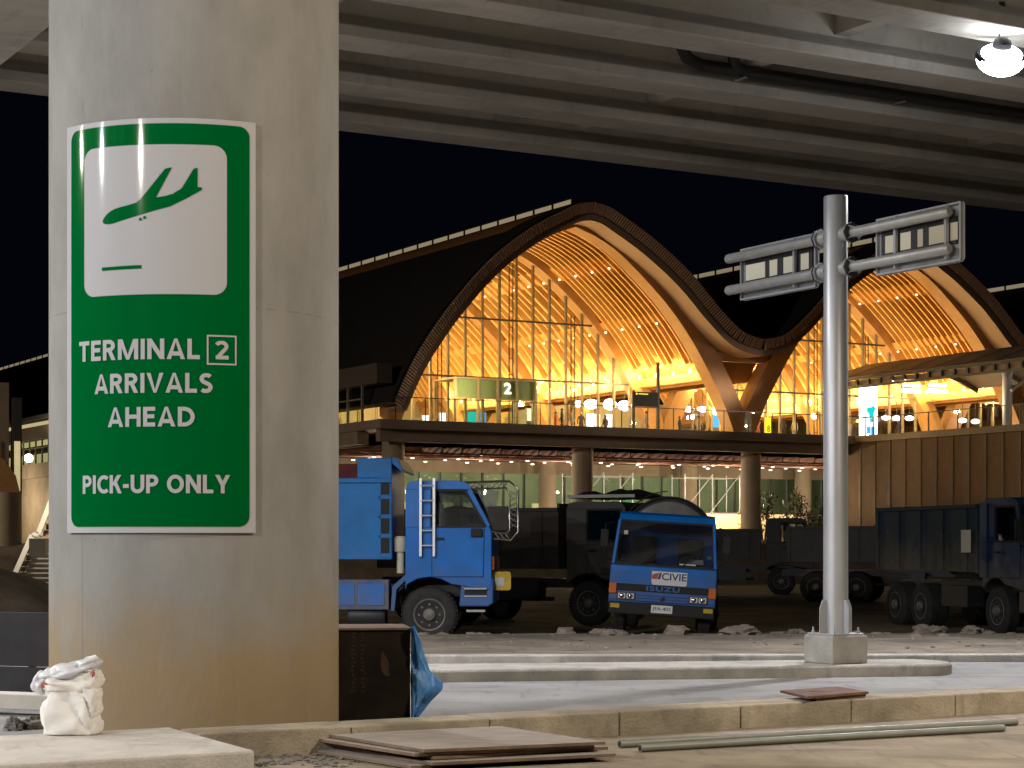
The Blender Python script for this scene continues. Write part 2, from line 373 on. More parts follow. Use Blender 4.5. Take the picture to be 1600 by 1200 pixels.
# foreground slab at left
b = MB(); c = [W(-16, 11.9), W(4.9, 11.9), W(4.97, 13.72), W(-16, 13.72)]
n = len(b.v); b.v += [(p.x, p.y, -.05) for p in c] + [(p.x, p.y, .2) for p in c]
for q in ((0, 3, 2, 1), (4, 5, 6, 7), (0, 1, 5, 4), (1, 2, 6, 5), (2, 3, 7, 6), (3, 0, 4, 7)): b.f.append(tuple(n + i for i in q))
tag(b.build('footway_slab', M['slabtop'], bevel=.02), kind='structure')
# traffic island with a rounded end
def island_pts():
    f0, f1 = gp(300, 1071), gp(1448, 1056.5); d = (f1 - f0).normalized(); nrm = Vector((-d.y, d.x, 0)); P = [f0 - d * 6, f1]
    for k in range(1, 8):
        t = math.pi * k / 8; P.append(f1 + nrm * (.55 - .55 * math.cos(t)) + d * (.5 * math.sin(t)))
    P += [f1 + nrm * 1.1, f0 - d * 6 + nrm * 1.1]; return [(p.x, p.y) for p in P]
b = MB().prism(island_pts(), 'z', -.05, .14); tag(b.build('traffic_island', M['conc2'], bevel=.03, smooth=True), kind='structure')
# far kerb and apron
fk = [(-40, 25.45), (-4, 25.45), (4, 25.6), (12, 25.9), (34, 26.2)]
b = MB().prism([(-40, 25.3), (-4, 25.3), (4, 25.45), (12, 25.7), (34, 26.05), (34, 26.35), (12, 26.0), (4, 25.75), (-4, 25.6), (-40, 25.6)], 'z', -.05, .10)
tag(b.build('far_kerb', M['conc2'], bevel=.02), kind='structure')
b = MB(); nx, ny = 110, 26
for j in range(ny + 1):
    for i in range(nx + 1):
        x = -40 + 74 * i / nx; y0 = 25.6 + max(0, x + 4) * .019; t = j / ny; y = y0 + t * (34.2 - y0)
        ee = noise.noise(Vector((x * .8, y * .8, 3))) ; z = .095 + .03 * noise.noise(Vector((x * 1.1, y * 1.1, 0))) * min(1, t * 4)
        edge = 31.6 + .8 * noise.noise(Vector((x * .35, 9, 0))); s_ = min(1, max(0, (y - edge) / 1.6)); z -= .5 * s_ * s_ * (3 - 2 * s_)
        b.v.append((x, y, z))
for j in range(ny):
    for i in range(nx):
        k = j * (nx + 1) + i; b.f.append((k, k + 1, k + nx + 2, k + nx + 1))
tag(b.build('concrete_apron', M['apron'], smooth=True), kind='structure')
b = MB(); nx, ny = 120, 70
for j in range(ny + 1):
    for i in range(nx + 1):
        x = -60 + 130 * i / nx; y = 33 + 50 * (j / ny); x2 = x - .25 * (y - 33)
        z = -.30 + .05 * noise.noise(Vector((x * .5, y * .5, 1))) + .03 * noise.noise(Vector((x * 2, y * 2, 4)))
        b.v.append((x2, y, z))
for j in range(ny):
    for i in range(nx):
        k = j * (nx + 1) + i; b.f.append((k, k + 1, k + nx + 2, k + nx + 1))
tag(b.build('dirt_lot', M['dirt'], smooth=True), kind='structure')
# earth mound far left
b = MB(); nx, ny = 36, 24
for j in range(ny + 1):
    for i in range(nx + 1):
        x = -24 + 15 * i / nx; y = 36 + 14 * j / ny; u, v = i / nx * 2 - 1, j / ny * 2 - 1
        h = max(0, 1 - u * u) * max(0, 1 - v * v); h = h ** .6
        b.v.append((x, y, -.5 + 2.0 * h * (1 + .3 * noise.noise(Vector((x * .5, y * .5, 2)))) + .08 * noise.noise(Vector((x * 2, y * 2, 2)))))
for j in range(ny):
    for i in range(nx):
        k = j * (nx + 1) + i; b.f.append((k, k + 1, k + nx + 2, k + nx + 1))
tag(b.build('earth_mound', M['dirt'], smooth=True), kind='structure')
# low earth bank added to hide the lit ground before the terminal
b = MB(); nx, ny = 150, 12
for j in range(ny + 1):
    for i in range(nx + 1):
        p = W(-20 + 150 * i / nx, 84 + 10 * j / ny); v = j / ny * 2 - 1; h = max(0, 1 - v * v) ** .7
        b.v.append((p.x, p.y, -.7 + h * (2.35 + .55 * noise.noise(Vector((p.x * .25, p.y * .25, 7))) + .25 * noise.noise(Vector((p.x, p.y, 2))))))
for j in range(ny):
    for i in range(nx):
        k = j * (nx + 1) + i; b.f.append((k, k + 1, k + nx + 2, k + nx + 1))
tag(b.build('screening_bank', M['dirt'], smooth=True), kind='structure')
# rubble along the broken edge
b = MB(); rr = random.Random(3)
for k in range(330):
    X = rr.uniform(-3.5, 14); Y = 31.9 + rr.gauss(0, .5) + .6 * noise.noise(Vector((X * .35, 9, 0)))
    s_ = rr.uniform(.03, .10) * (1.8 if rr.random() < .12 else 1)
    if 2.6 < X < 4.6 and rr.random() < .4: s_ *= 1.5
    b.ball((X, Y, .04 - .3 * max(0, min(1, (Y - 31.6) / 1.6)) + s_ * .3), s_ * rr.uniform(.8, 1.6), s_, s_ * .65, 7, 5, Matrix.Rotation(rr.uniform(0, 6), 3, 'Z'), .5, k)
for k in range(120):
    X = rr.uniform(-6, 16); Y = rr.uniform(26.5, 31.5); s_ = rr.uniform(.012, .035)
    b.ball((X, Y, .10), s_ * 1.3, s_, s_ * .7, 6, 4, None, .4, k)
tag(b.build('rubble', M['rock'], smooth=True, angle=30), kind='stuff')
def stone(name, p, s, label, m='rock', seed=1, group=None):
    b = MB(); n, k_ = 30, 20; Mz = Matrix.Rotation(seed, 3, 'Z')
    b.ball((0, 0, 0), 1, 1, 1, n, k_)
    for i, v in enumerate(b.v):
        d = Vector(v); q = d * 1.4 + Vector((seed * 3.7, seed, 0)); f = 1 + .55 * noise.noise(q) + .30 * noise.noise(q * 2.7) + .16 * noise.noise(q * 6.1)
        c = abs(noise.noise(q * 1.9 + Vector((5, 5, 5)))); f -= .25 * c
        d = d * f; w_ = Mz @ Vector((d.x * s[0], d.y * s[1], 0)); b.v[i] = (w_.x, w_.y, s[2] * (max(d.z, -.55) + .5))
    o = b.build(name, M[m], smooth=True, angle=22); o.location = p; return tag(o, label, 'stone', group)
stone('rubble_heap', (3.75, 31.6, -.02), (.52, .3, .17), 'largest pale lump of broken concrete in front of the blue tanker', seed=2)
stone('rubble_heap', (4.75, 31.9, -.02), (.30, .22, .10), 'low lump of rubble right of the biggest lump, before the blue tanker', seed=5)
stone('rubble_heap', (7.0, 32.2, -.06), (.34, .25, .17), 'brown lump of rubble just right of the sign pole foot', seed=3)
stone('rubble_heap', (7.75, 32.0, -.04), (.42, .26, .15), 'wide brown lump of rubble in front of the dark dump truck wheels', seed=8)
stone('loose_stone', gp(910, 1166), (.052, .045, .042), 'small yellowish stone lying in front of the kerb beside the plywood stack', seed=4)
stone('grey_rock', gp(20, 1141, .0), (.08, .07, .07), 'small grey rock behind the slab at the left edge of the picture', 'darkrock', 6)
stone('grey_rock', gp(55, 1138, .0), (.14, .09, .07), 'larger grey rock behind the slab just left of the white sack', 'darkrock', 7)
# loose dark gravel at the kerb foot
b = MB()
for k in range(150):
    p = gp(rr.uniform(390, 560), rr.uniform(1166, 1200)); s_ = rr.uniform(.006, .02)
    b.ball((p.x, p.y, .006 + s_ * .3), s_ * 1.4, s_, s_ * .7, 6, 4, None, .5, k)
tag(b.build('gravel', M['darkrock'], smooth=True), kind='stuff')

# ================================================================== OVERPASS
PA, PB = 5.77, 15.32                                         # pier centre in the turned frame
o = thing('overpass_pier', W(PA, PB), 'huge round concrete column with a green sign, carrying the overpass cap beam', 'pier', R(30))
b = MB(); prof = [(1.2, z) for z in (-.4, 1, 2, 3, 4, 5, 6, 7, 7.6)]
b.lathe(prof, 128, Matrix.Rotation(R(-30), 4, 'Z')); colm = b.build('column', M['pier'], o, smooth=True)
colm.rotation_euler = (0, 0, R(-30)); colm.data.transform(Matrix.Rotation(R(30), 4, 'Z'))
b = MB().prism([(-1.5, 7.68), (-1.4, 7.58), (.72, 7.58), (.82, 7.68), (.82, 8.74), (-1.5, 8.74)], 'y', -6.5, 16.4)
b.build('cap_beam', M['girder'], o, bevel=.02)
GZ = 8.78
o = thing('overpass_deck', W(PA, PB, GZ), 'concrete overpass deck with rows of girders crossing the top of the picture', 'overpass', R(30))
gb = [30.15, 27.65, 25.15, 22.6, 20.1, 17.6, 15.1, 12.6, 10.1]
gp_ = [(-.375, 0), (.375, 0), (.375, .17), (.1, .4), (.1, 1.05), (.3, 1.2), (.3, 1.4), (-.3, 1.4), (-.3, 1.2), (-.1, 1.05), (-.1, .4), (-.375, .17)]
g0 = None
for bb in gb:
    if g0 is None:
        g = g0 = MB().prism(gp_, 'x', -75, 85).build('girder', M['girder'], o, bevel=.012, seg=1)
    else:
        g = g0.copy(); COL.objects.link(g); g.parent = o
    g.location = (random.uniform(-3, 3), bb - PB, random.uniform(-.01, .01))
b = MB().box(-75, 85, 8.2 - PB, 31.9 - PB, 1.405, 1.68); b.build('deck_slab', M['girder'], o)
b = MB().box(-75, 85, 31.62 - PB, 31.9 - PB, 1.68, 2.7); b.build('parapet', M['girder'], o)
dm = None
for i in range(len(gb) - 1):
    for k in (-3, -2, -1, 0, 1, 2, 3):
        aa = 18.7 - PA + 7.4 * k
        if dm is None: d = dm = MB().box(-.13, .13, -(gb[0] - gb[1]) / 2 + .11, (gb[0] - gb[1]) / 2 - .11, .42, 1.40).build('diaphragm', M['girder'], o)
        else: d = dm.copy(); COL.objects.link(d); d.parent = o
        d.location = (aa, (gb[i] + gb[i + 1]) / 2 - PB, 0)
# drain pipe slung along a girder
o = thing('drain_pipe', W(17, 24.6, GZ), 'dark drain pipe with two bends slung between the overpass girders', 'pipe', R(30))
b = MB(); z0 = .30
b.tube([(-.2, -.55, 1.2), (-.2, -.55, .75), (-.1, -.45, .48), (.25, -.15, .34), (.6, 0, z0), (1.2, 0, z0), (30, 0, z0)], .10, 12)
b.tube([(1.0, -.6, 1.2), (1.0, -.5, .8), (1.05, -.25, .5), (1.25, -.05, .36), (1.5, 0, z0)], .10, 12)
b.build('pipe_run', M['darkmetal'], o, smooth=True)
for k in range(8):
    b = MB().beam((1.4 + 3.3 * k, 0, z0 - .13), (1.4 + 3.3 * k, 0, 1.2), .03, .03); b.beam((1.4 + 3.3 * k - .03, 0, z0 - .12), (1.4 + 3.3 * k + .03, 0, z0 - .12), .26, .02)
    b.build('pipe_hanger', M['galvdull'], o)
# the visible floodlight
lp = px(1563, 87, 27.06)
o = thing('floodlight', lp, 'blazing white round floodlight hung from the overpass girder at top right', 'lamp')
b = MB(); Mt = Matrix.Rotation(R(40), 4, 'X')
b.lathe([(.05, .26), (.12, .22), (.15, .10), (.33, .04), (.345, 0), (.345, -.03)], 28, Mt); b.build('lamp_housing', M['darkmetal'], o, smooth=True)
b = MB(); b.ball((0, 0, 0), .335, .335, .20, 28, 14, Mt.to_3x3()); lens = b.build('lamp_lens', M['e_white'], o, smooth=True); lens.location = (0, .0, -.06)
b = MB().tube([(0, .1, .22), (.02, .1, .42), (.02, .0, .62)], .012, 6); b.tube([(.02, 0, .55), (.02, 0, .75)], .05, 10); b.build('lamp_cord', M['black'], o)
fb = spot("floodlight_beam", (0, -.16, -.36), 4600, WHITE, parent=o, rad=.2, size=140, blend=.9); fb.rotation_euler = (R(-24), 0, 0)

# ================================================================== THE GREEN SIGN (bent round the pier)
PC = W(PA, PB); RS = 1.2; PHC = R(-7.2)
def sgn(x, y):                                               # photo point -> (arc length, height) on the pier
    t = (x - 800) / F; lo, hi = R(-52), R(50)
    for _ in range(50):
        m_ = (lo + hi) / 2
        if (PC.x + RS * math.sin(m_)) / (PC.y - RS * math.cos(m_)) < t: lo = m_
        else: hi = m_
    return ((lo - PHC) * RS, CH + (YH - y) / F * (PC.y - RS * math.cos(lo)))
def bent(name, V, Fc, m, parent, off, clip=None):
    bm = bmesh.new(); vs = [bm.verts.new((x, (off(i) if callable(off) else off), z)) for i, (x, z) in enumerate(V)]
    for f in Fc:
        try: bm.faces.new([vs[i] for i in f])
        except ValueError: pass
    x0 = min(v[0] for v in V); x1 = max(v[0] for v in V); k = math.ceil(x0 / .03)
    while k * .03 < x1:
        bmesh.ops.bisect_plane(bm, geom=bm.verts[:] + bm.edges[:] + bm.faces[:], plane_co=(k * .03, 0, 0), plane_no=(1, 0, 0)); k += 1
    if clip:
        for z_, q_ in ((clip[0], -1), (clip[1], 1)):
            bmesh.ops.bisect_plane(bm, geom=bm.verts[:] + bm.edges[:] + bm.faces[:], plane_co=(0, 0, z_), plane_no=(0, 0, q_), clear_outer=True)
    for v in bm.verts:
        s_, z = v.co.x, v.co.z; ph = PHC + s_ / RS; r_ = RS + v.co.y
        v.co = (r_ * math.sin(ph), -r_ * math.cos(ph), z)
    bmesh.ops.recalc_face_normals(bm, faces=bm.faces)
    for f in bm.faces:
        c = f.calc_center_median()
        if f.normal.x * c.x + f.normal.y * c.y < 0: f.normal_flip()
        f.smooth = True
    me = bpy.data.meshes.new(name); bm.to_mesh(me); bm.free(); me.materials.append(m)
    ob = bpy.data.objects.new(name, me); COL.objects.link(ob); ob.parent = parent; return ob
def rrect(x0, x1, z0, z1, r, n=8):
    P = []
    for cx, cz, a0 in ((x1 - r, z0 + r, -90), (x1 - r, z1 - r, 0), (x0 + r, z1 - r, 90), (x0 + r, z0 + r, 180)):
        for k in range(n + 1):
            t = R(a0 + 90 * k / n); P.append((cx + r * math.cos(t), cz + r * math.sin(t)))
    return P
so = thing('arrivals_sign', (PC.x, PC.y, 0), 'tall green and white arrivals sign with a landing plane, wrapped round the column', 'sign')
sx0, sx1 = sgn(110, 500)[0], sgn(397, 500)[0]; sz0, sz1 = sgn(250, 832.5)[1], sgn(250, 185.5)[1]
# backing with real thickness: two bent skins and a rim
ob = bent('sign_panel', [(sx0, sz0), (sx1, sz0), (sx1, sz1), (sx0, sz1)], [(0, 1, 2, 3)], M['signwhite'], so, .030)
ob.data.polygons.foreach_set('use_smooth', [False] * len(ob.data.polygons))
md = ob.modifiers.new('thickness', 'SOLIDIFY'); md.thickness = .022; md.offset = -1
gx0, gx1 = sgn(117, 500)[0], sgn(387.5, 500)[0]; gz0, gz1 = sgn(250, 823)[1], sgn(250, 194)[1]
P = rrect(gx0, gx1, gz0, gz1, .085); bent('green_field', P, [tuple(range(len(P)))], M['green'], so, .034)
wx0, wx1 = sgn(137.5, 340)[0], sgn(353, 340)[0]; wz0, wz1 = sgn(250, 460.5)[1], sgn(250, 227)[1]
P = rrect(wx0, wx1, wz0, wz1, .10); bent('pictogram_panel', P, [tuple(range(len(P)))], M['signwhite'], so, .038)
pl = [(262, 675), (264, 660), (275, 640), (290, 622), (310, 605), (335, 591), (370, 580), (420, 566), (465, 552), (490, 530), (540, 468), (640, 340), (680, 332), (583, 520), (640, 510), (685, 497), (740, 462), (812, 340), (834, 335), (834, 455), (856, 456), (863, 464), (858, 474), (760, 530), (670, 575), (480, 630), (330, 680), (300, 687), (272, 685)]
P = [sgn(100 + x / 4, 180 + y / 4) for x, y in pl]; bent('plane_symbol', P, [tuple(range(len(P)))], M['green'], so, .042)
for cx, cy in ((489, 656), (515, 645)):
    c = sgn(100 + cx / 4, 180 + cy / 4); P = [(c[0] + .0125 * math.cos(2 * math.pi * k / 14), c[1] + .0125 * math.sin(2 * math.pi * k / 14)) for k in range(14)]
    bent('wheel_symbol', P, [tuple(range(14))], M['green'], so, .042)
c = [sgn(100 + x / 4, 180 + y / 4) for x, y in ((258, 978), (495, 963), (495, 941), (258, 957))]; bent('runway_symbol', c, [(0, 1, 2, 3)], M['green'], so, .042)
def arc(cx, cy, rx, ry, a0, a1, n=12): return [(cx + rx * math.cos(R(a0 + (a1 - a0) * k / n)), cy + ry * math.sin(R(a0 + (a1 - a0) * k / n))) for k in range(n + 1)]
SW = .205; hw_ = SW / 2                                      # stroke weight of the capitals
GL = {'T': (.70, [[(0, 1 - hw_), (.70, 1 - hw_)], [(.35, 0), (.35, 1 - SW)]]),
      'E': (.60, [[(hw_, 0), (hw_, 1)], [(SW, 1 - hw_), (.60, 1 - hw_)], [(SW, .52), (.56, .52)], [(SW, hw_), (.60, hw_)]]),
      'L': (.58, [[(hw_, 0), (hw_, 1)], [(SW, hw_), (.58, hw_)]]), 'I': (SW, [[(hw_, 0), (hw_, 1)]]),
      'H': (.80, [[(hw_, 0), (hw_, 1)], [(.80 - hw_, 0), (.80 - hw_, 1)], [(SW, .51), (.80 - SW, .51)]]),
      'N': (.82, [[(hw_, 0), (hw_, 1)], [(.82 - hw_, 0), (.82 - hw_, 1)], [(.02, 1.10), (.80, -.10)]]),
      'M': (1.06, [[(hw_, 0), (hw_, 1)], [(1.06 - hw_, 0), (1.06 - hw_, 1)], [(.10, 1.12), (.53, .02), (.96, 1.12)]]),
      'A': (.84, [[(.06, -.10), (.42, 1.02), (.78, -.10)], [(.20, .27), (.64, .27)]]), 'V': (.84, [[(.06, 1.10), (.42, -.02), (.78, 1.10)]]),
      'K': (.74, [[(hw_, 0), (hw_, 1)], [(.70, 1.10), (.24, .45)], [(.36, .62), (.72, -.10)]]), 'Y': (.80, [[(.03, 1.12), (.40, .44), (.77, 1.12)], [(.40, 0), (.40, .50)]]),
      'P': (.68, [[(hw_, 0), (hw_, 1)], [(SW, 1 - hw_)] + arc(.32, .685, .27, .2225, 90, -90) + [(SW, .4625)]]),
      'R': (.72, [[(hw_, 0), (hw_, 1)], [(SW, 1 - hw_)] + arc(.32, .705, .26, .2025, 90, -90) + [(SW, .5025)], [(.34, .56), (.66, -.10)]]),
      'D': (.80, [[(hw_, 0), (hw_, 1)], [(SW, 1 - hw_)] + arc(.30, .5, .41, .5 - hw_, 90, -90, 18) + [(SW, hw_)]]),
      'O': (.94, [arc(.47, .5, .47 - hw_, .5 - hw_, 0, 360, 28)]), 'C': (.74, [arc(.47, .5, .47 - hw_, .5 - hw_, 48, 312, 22)]),
      'U': (.80, [[(hw_, 1)] + arc(.40, .36, .40 - hw_, .36 - hw_, 180, 360, 16) + [(.80 - hw_, 1)]]),
      'S': (.64, [arc(.34, .715, .235, .1925, 35, 255, 14) + arc(.30, .29, .245, .1975, 75, -140, 14)]),
      '2': (.62, [arc(.30, .70, .225, .2075, 160, -35, 12) + [(.12, .10)], [(.04, hw_), (.62, hw_)]]), '-': (.36, [[(0, .40), (.36, .40)]]), ' ': (.26, [])}
def strip(P, wd):
    """a constant-width ribbon along a polyline, mitred at the bends"""
    V, n = [], len(P); closed = math.hypot(P[0][0] - P[-1][0], P[0][1] - P[-1][1]) < 1e-6
    for k in range(n):
        p = P[k]; a_ = P[k - 1] if k else (P[-2] if closed else None); c_ = P[k + 1] if k < n - 1 else (P[1] if closed else None)
        def nrm(u, v): l = math.hypot(v[0] - u[0], v[1] - u[1]) or 1; return (-(v[1] - u[1]) / l, (v[0] - u[0]) / l)
        n1 = nrm(a_, p) if a_ else nrm(p, c_); n2 = nrm(p, c_) if c_ else n1; mx, my = n1[0] + n2[0], n1[1] + n2[1]; q = max(.35, mx * n1[0] + my * n1[1])
        mx, my = mx / q, my / q; V += [(p[0] + mx * wd / 2, p[1] + my * wd / 2), (p[0] - mx * wd / 2, p[1] - my * wd / 2)]
    return V, [(2 * k, 2 * k + 1, 2 * k + 3, 2 * k + 2) for k in range(n - 1)]
def sign_text(s, x0, x1, yb, yt, name='lettering'):
    (ax, az), (bx, _) = sgn(x0, yb), sgn(x1, yb); h = sgn(x0, yt)[1] - az; tot = sum(GL[c][0] + .125 for c in s) - .125; kx = (bx - ax) / (tot * h); x = 0
    VV, FF, OO = [], [], []
    for c in s:
        wd, st = GL[c]
        for q, P in enumerate(st):
            V, Fc = strip([((x + p[0]) * h * kx, p[1] * h) for p in P], SW * h); n = len(VV)
            VV += [(ax + v[0], az + v[1]) for v in V]; FF += [tuple(n + i for i in f) for f in Fc]; OO += [.040 + .0005 * q] * len(V)
        x += wd + .125
    bent(name, VV, FF, M['signwhite'], so, lambda i: OO[i], clip=(az, az + h))
sign_text('TERMINAL', 130, 312, 566.5, 535); sign_text('2', 334.5, 355.5, 562, 533)
P0 = [sgn(322.5, 570.5), sgn(367.5, 569.5), sgn(367.5, 525.5), sgn(322.5, 526)]; x0, z0 = P0[0]; x1, z1 = P0[2]; t = .013
V = [(x0, z0), (x1, z0), (x1, z1), (x0, z1), (x0 + t, z0 + t), (x1 - t, z0 + t), (x1 - t, z1 - t), (x0 + t, z1 - t)]
bent('numeral_frame', V, [(0, 1, 5, 4), (1, 2, 6, 5), (2, 3, 7, 6), (3, 0, 4, 7)], M['signwhite'], so, .040)
sign_text('ARRIVALS', 153.5, 331, 616.5, 586); sign_text('AHEAD', 173.5, 304, 668, 637.5); sign_text('PICK-UP ONLY', 135.5, 357, 772, 743.5)

# ================================================================== SIGN POLE
pc = gp(1312, 1038.5, .14) + Vector((.015, .37, 0)); pc.z = .14
o = thing('sign_pole', pc, 'grey steel pole on a concrete block holding two sign panels seen from behind', 'sign post', R(30))
b = MB().box(-.27, .27, -.27, .27, 0, .335); b.build('pole_footing', M['conc2'], o, bevel=.015)
b = MB().box(-.24, .24, -.24, .24, .336, .36); b.build('base_plate', M['galv'], o, bevel=.004)
ptop = CH + (YH - 307) / F * pc.y - .14
b = MB().lathe([(.150, .36), (.147, 2), (.144, ptop - .01), (.138, ptop)], 40); b.build('pole', M['galv'], o, smooth=True)
for k in range(4):
    b = MB().prism([(.147, .36), (.245, .36), (.245, .66), (.20, .76), (.147, .76)], 'y', -.007, .007); g = b.build('gusset', M['galv'], o); g.rotation_euler = (0, 0, R(90 * k))
    b = MB(); b.lathe([(.022, .36), (.022, .385), (.012, .387), (.012, .43)], 6); g = b.build('anchor_bolt', M['galv'], o); g.location = (.19 * (1 if k in (0, 3) else -1), .19 * (1 if k < 2 else -1), 0)
def zz(y, t): return CH + (YH - y) / F * (pc.y - C3 * t) - .14
za, zl = 5.25 - .14 + .03, 4.82 - .14 + .05
for s_, (t0, t1, te) in ((-1, (.62, 2.08, 1.97)), (1, (.46, 2.03, 2.19))):
    pn = MB().prism([(s_ * x, z) for x, z in rrect(t0, t1, zl - .15, zl + .53, .06)], 'x', .115, .130)
    pn = pn.build('sign_panel', M['galv'], o, bevel=.003)
    b = MB()
    for zc in (zl - .13, zl + .51): b.box(.075, .115, min(s_ * t0, s_ * t1) + .02, max(s_ * t0, s_ * t1) - .02, zc - .012, zc + .012)
    for tt in (t0 + .03, t1 - .03): b.box(.075, .115, s_ * tt - .012, s_ * tt + .012, zl - .118, zl + .498)
    b.build('panel_rim', M['galv'], pn)
    b = MB().box(.09, .114, min(s_ * (t0 + .1), s_ * (t1 - .1)), max(s_ * (t0 + .1), s_ * (t1 - .1)), zl + .06, zl + .37); b.build('dark_strip', M['darkmetal'], pn)  # dark strip across the panel back, behind the pale patches
    fr = ((.12, .22), (.30, .42), (.50, .56), (.63, .80), (.87, .95)) if s_ < 0 else ((.10, .20), (.30, .42), (.50, .60), (.66, .92))
    for f0, f1 in fr:
        ya, yb = s_ * (t0 + (t1 - t0) * f0), s_ * (t0 + (t1 - t0) * f1)
        b = MB().box(.084, .0895, min(ya, yb), max(ya, yb), zl + .10, zl + .30); b.build('pale_patch', M['cream'], pn)
    for f in (.27, .85) if s_ < 0 else (.25,):
        yy = s_ * (t0 + (t1 - t0) * f); b = MB().box(.03, .075, yy - .018, yy + .018, zl - .1, zl + .5); b.build('stiffener', M['galv'], pn)
    for z in (zl, za):
        b = MB().tube([(0, s_ * .2, z), (0, s_ * (te - .03), z), (0, s_ * te, z)], [.062, .062, .045], 20); arm = b.build('sign_arm', M['galvdull'], o, smooth=True)
        arm.location = (-.0, 0, 0)
        b = MB(); b.tube([(0, s_ * .14, z), (0, s_ * .26, z)], .085, 20); b.build('arm_sleeve', M['galvdull'], arm, smooth=True)
        for yy in (.27, .30):
            b = MB(); b.tube([(0, s_ * yy, z), (0, s_ * (yy + .018), z)], .125, 8); b.build('arm_flange', M['darkmetal'] if yy > .28 else M['galv'], arm)
        b = MB()
        for q in range(4):
            t = R(45 + 90 * q); d = Vector((math.cos(t), 0, math.sin(t)))
            b.poly([Vector((0, s_ * .32, z)) + d * .06, Vector((0, s_ * .32, z)) + d * .12, Vector((0, s_ * .45, z)) + d * .062])
        b.build('arm_gusset', M['galv'], arm, recalc=False)

# ================================================================== SMALL THINGS NEAR THE KERB
# stack of plywood sheets
cs = [Vector((-1.72, 14.85)), Vector((-.62, 13.32)), Vector((.66, 13.9)), Vector((-.27, 15.33))]
for i in range(5):
    dx, dy, rot = [(-.10, -.03, .02), (.10, -.06, -.03), (.02, .05, .05), (-.07, .0, .015), (0.02, 0, -.01)][i]
    ctr = sum(cs, Vector((0, 0))) / 4; P = []
    for c in cs:
        d = c - ctr; P.append((d.x * math.cos(rot) - d.y * math.sin(rot), d.x * math.sin(rot) + d.y * math.cos(rot)))
    z0 = .012 + i * .027
    b = MB().prism(P, 'z', 0, .0205); e = b.build('plywood_sheet', M['plyedge'])
    b = MB().prism([(x * .994, y * .994) for x, y in P], 'z', .0206, .0220); b.build('sheet_face', M['ply'], e)
    e.location = (ctr.x + dx, ctr.y + dy, z0); e.rotation_euler = (R(random.uniform(-.15, .15)), R(random.uniform(-.15, .15)), 0)
    tag(e, ['bottom sheet of the plywood stack in front of the kerb, jutting left', 'second sheet from the bottom of the plywood stack, jutting right',
            'middle sheet of the plywood stack in front of the kerb', 'sheet just under the top one of the plywood stack', 'greyish top sheet of the plywood stack in front of the kerb'][i], 'plywood sheet', 'plywood sheets stacked by the kerb')
# two pipes on the pavement
for i, (p0, p1, lb) in enumerate((((968, 1170), (1588, 1134), 'longer thin grey pipe lying along the kerb, the one nearer the kerb'), ((1000, 1176.5), (1568, 1144), 'shorter thin grey pipe lying on the pavement, the one nearer the viewer'))):
    a0, a1 = gp(*p0), gp(*p1); o = thing('metal_pipe', a0, lb, 'pipe', 0, 'pipes on the pavement')
    d = a1 - a0; r_ = .030; z = r_ + .005
    mid = d * .5 + Vector((0, .02, z)); b = MB().tube([Vector((0, 0, z)), d * .25 + Vector((0, .012, z)), mid, d * .75 + Vector((0, .012, z)), d + Vector((0, 0, z))], r_, 14); t = b.build('pipe_tube', M['pvc'], o, smooth=True)
    b = MB(); e = d.normalized(); b.tube([Vector((0, 0, z)) - e * .001, Vector((0, 0, z)) - e * .002], r_ * .78, 14); b.build('pipe_bore', M['black'], o)
# rusty boards on the kerb
pts = [gp(1219, 1084, .22), gp(1262, 1094, .22), gp(1357, 1086, .22), gp(1310, 1078, .22)]; ctr = sum(pts, Vector()) / 4
o = thing('rusty_plate', (ctr.x, ctr.y, .2), 'rusty brown plate lying across the top of the near kerb', 'plate')
b = MB().prism([((p - ctr).x * .82 + .05, (p - ctr).y * .8) for p in pts], 'z', .005, .028); b.build('lower_board', M['plyedge'], o)
b = MB().prism([((p - ctr).x, (p - ctr).y) for p in pts], 'z', .03, .052); b.build('upper_plate', M['rustplate'], o)
b = MB().box(-.13, .07, -.07, .03, .0521, .055); b.build('plate_lid', M['rustplate'], o)
# film-faced plywood box beside the pier, with a torn tarpaulin
p0, p1 = px(516, 985, 16.62), px(641, 988, 16.72); p0.z = p1.z = 0
d = (p1 - p0); L = d.length; ang = math.atan2(d.y, d.x)
o = thing('plywood_box', p0, 'dark film-faced plywood box standing beside the big column', 'box', ang)
hb = .82
b = MB().box(0, L, 0, .018, .02, hb); fp = b.build('front_panel', M['film'], o, bevel=.002)
b = MB(); rr = random.Random(5)
for cx in (.20, .28):
    for k in range(15):
        z = .28 + k * .036
        for q in range(3):
            xx = cx + rr.uniform(-.018, .018); b.box(xx - .006, xx + .008, -.0016, -.0004, z + rr.uniform(0, .012), z + .012 + rr.uniform(0, .012))
b.build('faded_print', M['filmstain'], fp)
b = MB(); P = [(.44, .60), (.455, .64), (.475, .60), (.50, .56), (.51, .50), (.50, .47), (.52, .43), (.50, .42), (.47, .43), (.445, .47), (.435, .53)]
b.prism(P, 'y', -.0016, -.0004); b.build('mud_stain', mat('mud_stain', (.05, .028, .013), .9, var=.3, scale=12), fp)
b = MB().box(L - .018, L, .019, .8, .02, hb); b.build('side_panel', M['film'], o, bevel=.002)
b = MB().box(0, .03, -.014, -.001, .60, hb - .05); b.build('timber_batten', M['plyedge'], o)
b = MB().box(-.05, L + .012, -.02, .82, hb + .002, hb + .022); b.build('lid_board', M['plyedge'], o, bevel=.004)
tb = MB(); A = []
